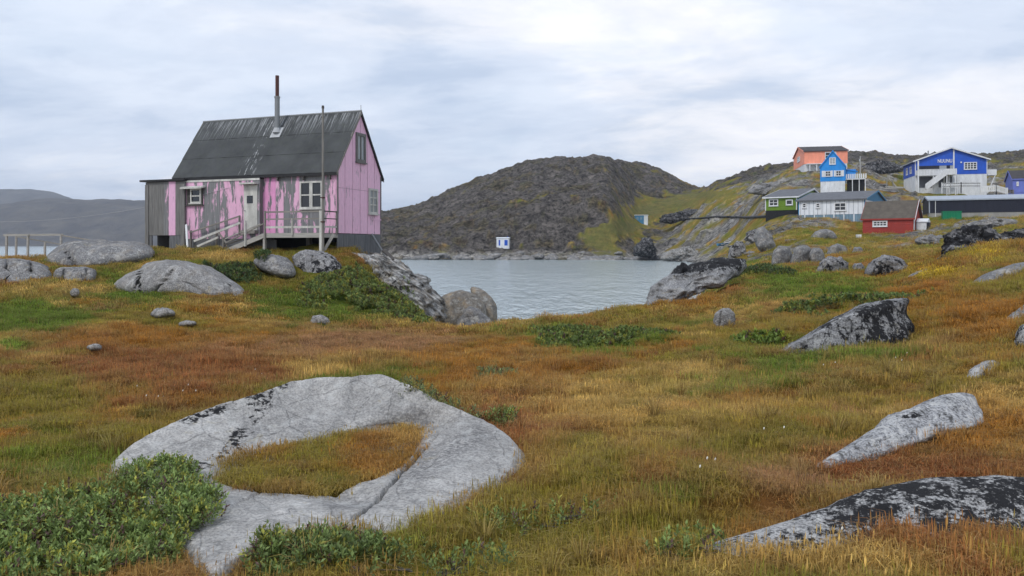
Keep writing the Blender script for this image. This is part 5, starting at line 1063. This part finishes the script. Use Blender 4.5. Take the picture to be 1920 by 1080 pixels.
h, l_, w2, H_ = cottage('red_house', 'small red house with brown roof standing nearest on the slope', 1712, 100, 441, -38, 1618, 1726, 2.05, 2.35, 'red', 'roof_br', 'red', 'concrete', .25, wins=[('f', .20, .50, .95, .82, dict(nx=4, nz=2))], over=.22, boards=.28)
for a in (0, 1): MB().prism([(l_ + .27, -.22 if not a else w2 + .22, H_ - .3), (l_ + .27, w2 / 2, H_ + 2.4), (l_ + .27, w2 / 2, H_ + 2.62), (l_ + .27, -.22 if not a else w2 + .22, H_ + .0)], (.05, 0, 0)).build('barge_board', M['white' if not a else 'roof_dk'], h)
MB().box(l_ + .003, l_ + .06, .3, 1.0, .7, 2.1).build('door', M['white'], h)
porch = MB(); porch.box(l_ + .1, l_ + 1.3, 1.8, 3.6, .4, 1.7); porch.build('porch', M['found'], h); MB().prism([(l_ + .08, 1.7, 1.75), (l_ + .08, 3.7, 1.75), (l_ + .08, 3.7, 1.9), (l_ + .08, 2.7, 2.3), (l_ + .08, 1.7, 1.9)], (1.4, 0, 0)).build('porch_roof', M['coolwhite'], h)
MB().box(l_ + 1.35, l_ + 1.55, 2.0, 3.4, .9, 1.75).build('porch_panel', M['navy'], h)
for yy in (1.75, 2.6, 3.5): MB().box(l_ + 1.5, l_ + 1.62, yy, yy + .1, -1., 1.0).build('stair_post', M['grey_wood'], h)
MB().beam((l_ + 1.5, 1.2, -.6), (l_ + 1.5, 3.5, .9), .08, .2).build('stair_stringer', M['dark_wood'], h); untag(h)
h, l_, w2, H_ = cottage('white_house', 'long white panelled house with blue gable and grey-green base', 1622, 118, 412, -36, 1497, 1662, 2.3, 1.75, 'coolwhite', 'roof_gr', 'gableblue', 'lightblue', .95, wins=[('f', .06, .13, 1.15, .85, dict(nx=1, nz=2)), ('f', .27, .34, 1.1, .85, dict(nx=1, nz=2)), ('f', .55, .73, .55, 1.35, dict(nx=2, nz=2)), ('r', .2, .34, 1.2, .8, dict(nx=1, nz=1, mat='coolwhite'))], gable_mat='gableblue', panels=15, trim='dark')
for k in range(13): MB().box(.2 + (l_ - .4) * k / 13, .2 + (l_ - .4) * k / 13 + .16, -.03, .02, -1.0, .93).build('base_slat', M['coolwhite' if k % 2 else 'lightblue'], h)
untag(h)
h, l_, w2, H_ = cottage('green_house', 'leaf green house with white windows and black base', 1494, 128, 406, -36, 1435, 1548, 2.2, 1.9, 'grassgreen', 'roof_gr', 'white', 'blackbase', 1.15, wins=[('f', .12, .42, .75, 1.2), ('f', .66, .88, .85, .95, dict(nx=1, nz=1))], over=.4); untag(h)
h, l_, w2, H_ = cottage('blue_house', 'tall narrow bright blue house with white shuttered windows', 1538, 148, 357, -24, 1538, 1585, 2.9, 3.0, 'skyblue', 'skyblue', 'skyblue', 'found', 1.75, ridge='deep', corner='left', wmax=6.0, over=.2, wins=[('f', .2, .42, .95, 1.1, dict(fw=.12)), ('f', .62, .84, .95, 1.1, dict(fw=.12)), ('f', .36, .62, 3.3, 1.35, dict(nx=2, nz=3, pane='pane_pale'))])
for a, b in ((.06, .195), (.425, .50), (.54, .615), (.845, .95)): MB().box(l_ * a, l_ * b, -.06, -.004, 1.75 + .9, 1.75 + 2.1).build('shutter', M['white'], h)
dk = MB(); dk.box(l_ + .02, l_ + 3.6, .6, 3.2, 2.0, 2.2); dk.build('balcony_floor', M['white'], h)
for k in range(10): MB().box(l_ + .1 + .38 * k, l_ + .35 + .38 * k, .56, .6, 2.2, 3.1).build('balcony_board', M['white'], h)
MB().box(l_ + .05, l_ + 1.9, 1.8, 3.3, 2.2, 4.1).build('side_extension', M['skyblue'], h); MB().prism([(l_ + .03, 1.6, 4.05), (l_ + 2.2, 1.6, 3.6), (l_ + 2.2, 1.6, 3.72), (l_ + .03, 1.6, 4.2)], (0, 1.9, 0)).build('extension_roof', M['skyblue'], h)
MB().box(l_ + .3, l_ + 3.4, 1.2, 3.0, -1.5, 1.98).build('undercroft', M['blackbase'], h)
for xx in (1.2, 2.4, 3.5): MB().box(l_ + xx, l_ + xx + .14, .62, .76, -1.5, 2.0).build('balcony_post', M['white'], h)
untag(h)
h, l_, w2, H_ = cottage('orange_house', 'salmon orange house on the skyline with dark roof', 1508, 185, 313, -12, 1488, 1589, 3.1, 2.0, 'orange', 'roof_dk', 'orange', 'found', .7, corner='left', over=.25, wins=[('f', .48, .61, 1.15, 1.7, dict(nx=1, nz=2)), ('f', .63, .74, 1.15, 1.7, dict(nx=1, nz=2)), ('l', .38, .62, 1.4, 1.3, dict(pane='pane_pale'))], trim='dark')
for k in range(5): MB().box(l_ * .1 + k * 1.6, l_ * .1 + k * 1.6 + .2, -1.2, -1.0, -2, .6).build('terrace_post', M['found'], h)
MB().box(.4, l_ * .7, -1.3, -.05, .5, .68).build('terrace', M['found'], h); untag(h)
# the big blue hall with its porch, balcony and outside stair
HPS = -16; h, l_, w2, H_ = cottage('blue_hall', 'big royal blue hall with a gable, white balcony and outside stair', 1716, 160, 354, HPS, 1697, 1851, 3.0, 2.55, 'blue', 'roof_lt', 'white', 'found', 2.9, ridge='deep', corner='left', wmax=11, over=.55, wins=[('f', .68, .86, .95, 1.55, dict(nx=4, nz=3, bar=.1, mull=.14)), ('l', .28, .42, .7, 1.5), ('l', .6, .74, .7, 1.5)])
fh = 2.9; xp = l_ * .54
MB().box(xp - .12, xp + .12, -.16, -.004, fh + .2, H_ + 2.3).build('mast_board', M['white'], h)
MB().box(.35, xp - .25, -.03, -.004, fh + .1, fh + 1.95).build('porch_shadow_wall', M['navy'], h)  # flat dark panel, its colour stands in for shade inside the recessed porch
for a, b in ((.34, .44), (.49, .53)): MB().box(l_ * a, l_ * b, -.05, -.032, fh + .5, fh + 1.9).build('porch_window', M['pane_pale'], h)
MB().box(.1, xp - .13, -1.9, -.035, fh - .25, fh - .05).build('balcony_floor', M['white'], h)
for k in range(24): xx = .1 + (xp - .4) * k / 24; MB().box(xx, xx + (xp - .4) / 24 - .03, -1.93, -1.89, fh - .3, fh + .95).build('balcony_board', M['white'], h)
MB().box(.05, xp - .12, -1.99, -1.86, fh + .95, fh + 1.05).build('balcony_rail', M['white'], h)
for k in range(6): MB().box(.1, .14, -1.85 + .31 * k, -1.85 + .31 * k + .28, fh - .25, fh + .95).build('balcony_board', M['white'], h)
MB().box(.05, .3, -1.95, -1.7, -2, H_ - .1).build('porch_column', M['white'], h)
for xx in (3.0, 5.9, 7.4): MB().box(xx, xx + .2, -1.8, -1.6, -2, fh - .25).build('porch_column', M['white'], h)
st0 = (xp - 2.2, -2.0, fh - .1); st1 = (xp - 5.9, -2.2, -.2)
for yy, nm in ((-2.05, 'stair_rail'), (-3.1, 'stair_rail')):
    for k in range(12):
        f0, f1 = k / 12, (k + .86) / 12; xa_, za_ = st0[0] + (st1[0] - st0[0]) * f0, st0[2] + (st1[2] - st0[2]) * f0; xb_, zb_ = st0[0] + (st1[0] - st0[0]) * f1, st0[2] + (st1[2] - st0[2]) * f1
        MB().prism([(xa_, yy, za_ - .05), (xb_, yy, zb_ - .05), (xb_, yy, zb_ + 1.0), (xa_, yy, za_ + 1.0)], (0, .05, 0)).build('stair_board', M['white'], h)
    MB().beam((st0[0], yy, st0[2] - .15), (st1[0], yy, st1[2] - .15), .1, .3).build('stair_stringer', M['white'], h)
for k in range(14): f_ = k / 14; xx = st0[0] + (st1[0] - st0[0]) * f_; zz = st0[2] + (st1[2] - st0[2]) * f_; MB().box(xx - .28, xx, -3.05, -2.1, zz - .2, zz - .15).build('stair_tread', M['white'], h)
MB().box(xp - 2.2, xp - .2, -3.1, -1.95, fh - .25, fh - .08).build('stair_landing', M['white'], h)
for k in range(7): MB().box(xp - 2.2 + .29 * k, xp - 2.2 + .29 * k + .25, -3.13, -3.08, fh - .3, fh + .95).build('balcony_board', M['white'], h)
for xx in (xp - 2.1, xp - .5): MB().box(xx, xx + .16, -3.0, -2.85, -2, fh - .2).build('porch_column', M['white'], h)
for a, b in ((.06, .24), (.33, .40), (.42, .52)): MB().box(l_ * a, l_ * b, .0, .045, .2, fh - .4).build('base_panel', M['roof_gr'], h)
MB().box(l_ + .05, l_ + 1.9, .5, 3.0, fh - .3, fh + .9).build('side_balcony', M['white'], h); MB().beam((l_ + .2, .6, -1.2), (l_ + 1.7, .6, fh - .2), .15, .15).build('side_brace', M['white'], h)
MB().box(l_ * .632, l_ * .652, -.16, -.004, fh + 2.35, fh + 2.65).build('wall_lamp', M['white'], h)
MB().tube((l_ * .27, 5, H_ + 1.0), (l_ * .27, 5, H_ + 2.75), .12, n=8).build('vent_pipe', M['steel'], h)
# lettering
tcv = bpy.data.curves.new('lettering', 'FONT'); tcv.body = 'NUUNU'; tcv.size = 1.05; tcv.extrude = .03; tcv.align_x = 'RIGHT'; tcv.offset = .018
to = bpy.data.objects.new('lettering', tcv); COL.objects.link(to); dg = bpy.context.evaluated_depsgraph_get(); me = bpy.data.meshes.new_from_object(to.evaluated_get(dg)); bpy.data.objects.remove(to); me.materials.clear(); me.materials.append(M['white'])
to = bpy.data.objects.new('lettering', me); link(to, h); to.location = (xp - .25, -.06, fh + 2.55); to.rotation_euler = (R(90), 0, 0); wd_ = max(v.co.x for v in me.vertices) - min(v.co.x for v in me.vertices); to.scale.x = 2.75 / wd_; untag(h)
# long black store building
h, l_, w2, H_ = cottage('long_shed', 'long low black-clad shed with pale roof and concrete base', 1742, 122, 411, -22, None, 2010, 2.05, .75, 'navy', 'roof_lt', 'roof_lt', 'concrete', 1.0, corner='left', wmax=7.5, over=.2, trim=True)
MB().tube((.9, -.1, .4), (.9, -.1, H_), .05, n=8).build('downpipe', M['white'], h)
for k in range(24): MB().box(.15 + l_ / 24 * k, .15 + l_ / 24 * k + .05, -.03, -.003, 1.02, H_ - .1).build('cladding_rib', M['navy'], h)
untag(h)
h, l_, w2, H_ = cottage('periwinkle_house', 'periwinkle blue house cut off by the right edge', 1899, 146, 364, -22, None, 1985, 2.6, 1.8, 'peri', 'roof_dk', 'peri', 'peri', .3, corner='left', wmax=6, over=.2, wins=[('f', .08, .13, 1.3, .8, dict(nx=1, nz=1))]); untag(h)

# ------------------------------------------------------------------ other village things
c0 = P(1768, 418, 118); ct = empty('container', tuple(c0), R(-22)); Lc, Wc, Hc = 2.55, 1.6, 1.75
MB().box(0, Lc, 0, Wc, 0, Hc).build('body', M['cgreen'], ct); MB().box(-.06, Lc + .06, -.06, Wc + .06, Hc, Hc + .1).build('lid', M['cgreen'], ct)
for k in range(7): MB().box(.1 + .37 * k, .2 + .37 * k, -.06, -.002, .08, Hc - .05).build('rib', M['cgreen'], ct)
for xx in (0, Lc - .12): MB().box(xx, xx + .12, -.09, -.062, .0, Hc).build('corner_post', M['cgreen'], ct)
tag(ct, 'green waste container in front of the long black shed', 'container')
# little white and blue hut on the far shore
g_ = ground(942, 461, 150); YH = float(g_[1]) - 1; c0 = P(931, 461, YH); ht = empty('shore_hut', tuple(c0), R(-8)); s = YH / F
MB().box(0, 23 * s, 0, 2.4, -.8, 14 * s).build('wall', M['coolwhite'], ht); MB().prism([(-.15, -.15, 14 * s), (-.15, 2.55, 14 * s), (-.15, 2.55, 14 * s + .1), (-.15, 1.2, 14 * s + .32), (-.15, -.15, 14 * s + .1)], (23 * s + .3, 0, 0)).build('roof', M['coolwhite'], ht)
MB().box(4 * s, 7 * s, -.04, -.003, .1, 11 * s).build('door', M['blue'], ht); MB().box(15 * s, 21 * s, -.04, -.003, .1, 11 * s).build('shutter', M['blue'], ht); MB().tube((20 * s, 1, 14 * s), (20 * s, 1, 18 * s), .09, n=8).build('vent_pipe', M['blue'], ht)
tag(ht, 'tiny white hut with blue door on the far shore', 'hut')
gpt = ground(1203, 417, 150); s = gpt[1] / F; ht = empty('valley_hut', tuple(P(1190, 416, gpt[1] - 1)), R(-12))
MB().box(0, 17 * s, 0, 2.6, -1.5, 12 * s).build('wall', M['gableblue'], ht); MB().box(17 * s, 24 * s, .02, 2.58, -1.5, 12 * s).build('side_wall', M['coolwhite'], ht); MB().box(-.15, 24 * s + .15, -.2, 2.8, 12 * s, 12 * s + .2).build('roof', M['coolwhite'], ht)
for a in (3, 10): MB().box(a * s, (a + 4) * s, -.04, -.003, 4 * s, 9 * s).build('panel', M['lightblue'], ht)
tag(ht, 'small pale blue box hut in the green valley', 'hut')
# blue dinghy pulled up on the slope
gb = ground(1355, 462, 40); bt = empty('dinghy', (float(gb[0]), float(gb[1]), float(gb[2]) + .1), R(28)); nb = 10; hv = []; hf = []
Lb = 26 * gb[1] / F
for k in range(nb + 1):
    f_ = k / nb; w_ = .55 * math.sin(math.pi * (.18 + .72 * f_)) ** .7 * (1 if f_ < .9 else .6); x = (f_ - .5) * Lb; zt = .55 + .25 * f_ ** 2
    hv += [(x, -w_, zt), (x, -w_ * .75, .15), (x, 0, 0), (x, w_ * .75, .15), (x, w_, zt)]
for k in range(nb):
    for j in range(4): a = k * 5 + j; hf.append((a, a + 1, a + 6, a + 5))
MB().add(hv, hf + [(0, 1, 2, 3, 4), tuple(range(nb * 5, nb * 5 + 5))[::-1]]).build('hull', M['gableblue'], bt); MB().box(-.1, .1, -.45, .45, .35, .4).build('thwart', M['white'], bt); MB().beam((-.2, -.55, .6), (Lb * .75, -.6, 1.0), .25, .12).build('cover_board', M['white'], bt)
MB().box(-.6 * Lb * .5, .1, -.48, -.44, .3, .55).build('stripe', M['white'], bt)
tag(bt, 'small blue and white dinghy lying on the slope above the bay', 'boat')
# black water pipe across the slope
pp_ = MB(); prev = None
for px in range(1236, 1444, 4):
    gy = 412 - 4 * (px - 1236) / 208 + 1.2 * math.sin(px * .05); g = ground(px, gy, 90)
    p = Vector((g[0], g[1], g[2] + .3))
    if prev is not None and abs(p.y - prev.y) < 14: pp_.tube(prev, p, .26, n=6)
    prev = p
tag(pp_.build('water_pipe', M['black']), 'black water pipe running across the slope to the green house', 'pipe')
# utility pole by the blue house, plank fence remains, white fences by the hall
g = P(1613, 354, 152); up = empty('utility_pole', tuple(g)); MB().tube((0, 0, -1.5), (0, 0, 61 * 152 / F), .17, .13, 8).build('pole', M['pale_wood'], up); MB().tube((-.16, 0, 5.6), (-.16, 0, 6.0), .06, n=6).build('insulator', M['white'], up); tag(up, 'tall wooden utility pole right of the narrow blue house', 'pole')
def fence(label, pts, hgt, n_, mat='white'):
    root = empty('fence', tuple(P(pts[0][0], pts[0][1], pts[0][2]))); o0_ = P(*pts[0])
    for (a, b) in zip(pts[:-1], pts[1:]):
        A = Vector(P(*a) - o0_); B = Vector(P(*b) - o0_)
        for zz in (.25, hgt - .15): MB().beam(A + Zv * zz, B + Zv * zz, .08, .16).build('rail', M[mat], root)
        for k in range(n_): p = A.lerp(B, k / n_); q = A.lerp(B, (k + .72) / n_); MB().prism([p, q, q + Zv * hgt, p + Zv * hgt], (0, -.04, 0)).build('paling', M[mat], root)
        for p in (A, B): MB().beam(p - Zv * 1.2, p + Zv * (hgt + .1), .14, .14).build('post', M[mat], root)
    return tag(root, label, 'fence')
fence('long white plank fence in front of the blue hall', [(1766, 352, 150), (1802, 351, 150), (1838, 351, 150)], .95, 11)
fence('white ramp railing stepping down to the right of the hall', [(1839, 361, 148), (1868, 359, 146), (1889, 365, 144)], 1.25, 8)
fence('short weathered rail between the ramp and the periwinkle house', [(1889, 362, 145), (1900, 363, 145)], .7, 2, 'grey_wood')
root = empty('boat_frame', tuple(P(1660, 352, 158))); o0_ = P(1660, 352, 158)
for a, b in (((1662, 352), (1664, 330)), ((1664, 330), (1682, 352)), ((1676, 352), (1672, 336)), ((1660, 350), (1692, 351)), ((1664, 330), (1676, 333))): MB().beam(Vector(P(*a, 158) - o0_), Vector(P(*b, 157) - o0_), .18, .2).build('timber', M['pale_wood'], root)
MB().beam(Vector(P(1656, 354, 158) - o0_), Vector(P(1694, 352, 157) - o0_), 1.2, .25).build('plank_floor', M['pale_wood'], root)
tag(root, 'collapsed grey timber frame on the slope beside the utility pole', 'timber')
o = MB().box(-.25, .25, -.25, .25, 0, .5).build('white_drum', M['white'], None, tuple(P(1610, 447, 96))); o.data.materials[0] = M['white']; tag(o, 'small white box on the grass left of the red house', 'box')
# ------------------------------------------------------------------ grass, flowers, haze
grass_layer('meadow_grass', 1.6, 8.5, 230, G_NEAR, .85, 'fine red-brown and green grass of the near meadow')
grass_layer('meadow_grass', 8.5, 19, 90, G_NEAR, 1.15, 'fine red-brown grass of the middle meadow')
grass_layer('meadow_grass', 19, 48, 22, G_FAR, .85, 'brown and yellow grass of the far meadow and the house knoll')
grass_layer('slope_grass', 48, 125, 1.6, G_FAR, 1.7, 'yellow-green grass on the slope below the houses')
x, y = wedge(2.2, 17, 2.4); z = terrain(x, y); kp = np.array([(zz > 1.0) and rock_top(a, b) < zz - .02 for a, b, zz in zip(x, y, z)]); x, y, z = x[kp], y[kp], z[kp]; n = len(x); c = turf_color(x, y, z) * 1.25 * rng.uniform(.8, 1.25, (n, 1)); c = c * .55 + np.array([.42, .29, .11]) * .45; s_ = rng.uniform(.45, 1.05, n)
tag(scatter('tussock_grass', np.c_[x, y, z], np.c_[rng.uniform(-.2, .2, n), rng.uniform(-.2, .2, n), rng.uniform(0, 6.28, n)], np.c_[s_, s_, s_], c * .8, c * 1.15, G_TUS), 'pale straw tussocks of dead grass scattered through the meadow', 'grass', kind='stuff')
mh = []
for px, py, n_ in ((330, 757, 6), (250, 742, 3), (510, 700, 2), (1480, 860, 2), (1640, 1030, 2), (1330, 905, 3), (1700, 690, 3), (1560, 700, 3)):
    g0 = ground(px, py, 2.5)
    for k in range(n_): mh.append((g0[0] + rng.normal() * .14, g0[1] + rng.normal() * .25))
fb = MB()
for x, y in mh:
    z = float(terrain(x, y)[0]) + .085; fb.tube((x, y, z), (x + .003, y, z + .010), .004, .006, 6); fb.tube((x + .003, y, z + .010), (x + .004, y, z + .018), .006, .002, 6)
m, t = newmat('cotton_white'); NT(t).out((.75, .74, .68), .9); tag(fb.build('cotton_grass', m), 'scattered white cotton-grass heads in the meadow', 'flowers', kind='stuff')
hz = MB(); hz.box(-3900, 3900, -150, 3800, -12, 225); hm, t = newmat('haze'); q = NT(t)
vol = q.n('ShaderNodeVolumePrincipled', {'Color': (.76, .85, 1, 1), 'Density': .00019, 'Anisotropy': .1}); q.n('ShaderNodeOutputMaterial', {'Volume': vol.outputs[0]})
tag(hz.build('haze', hm), 'thin blue haze over the fjord', 'haze', kind='stuff')
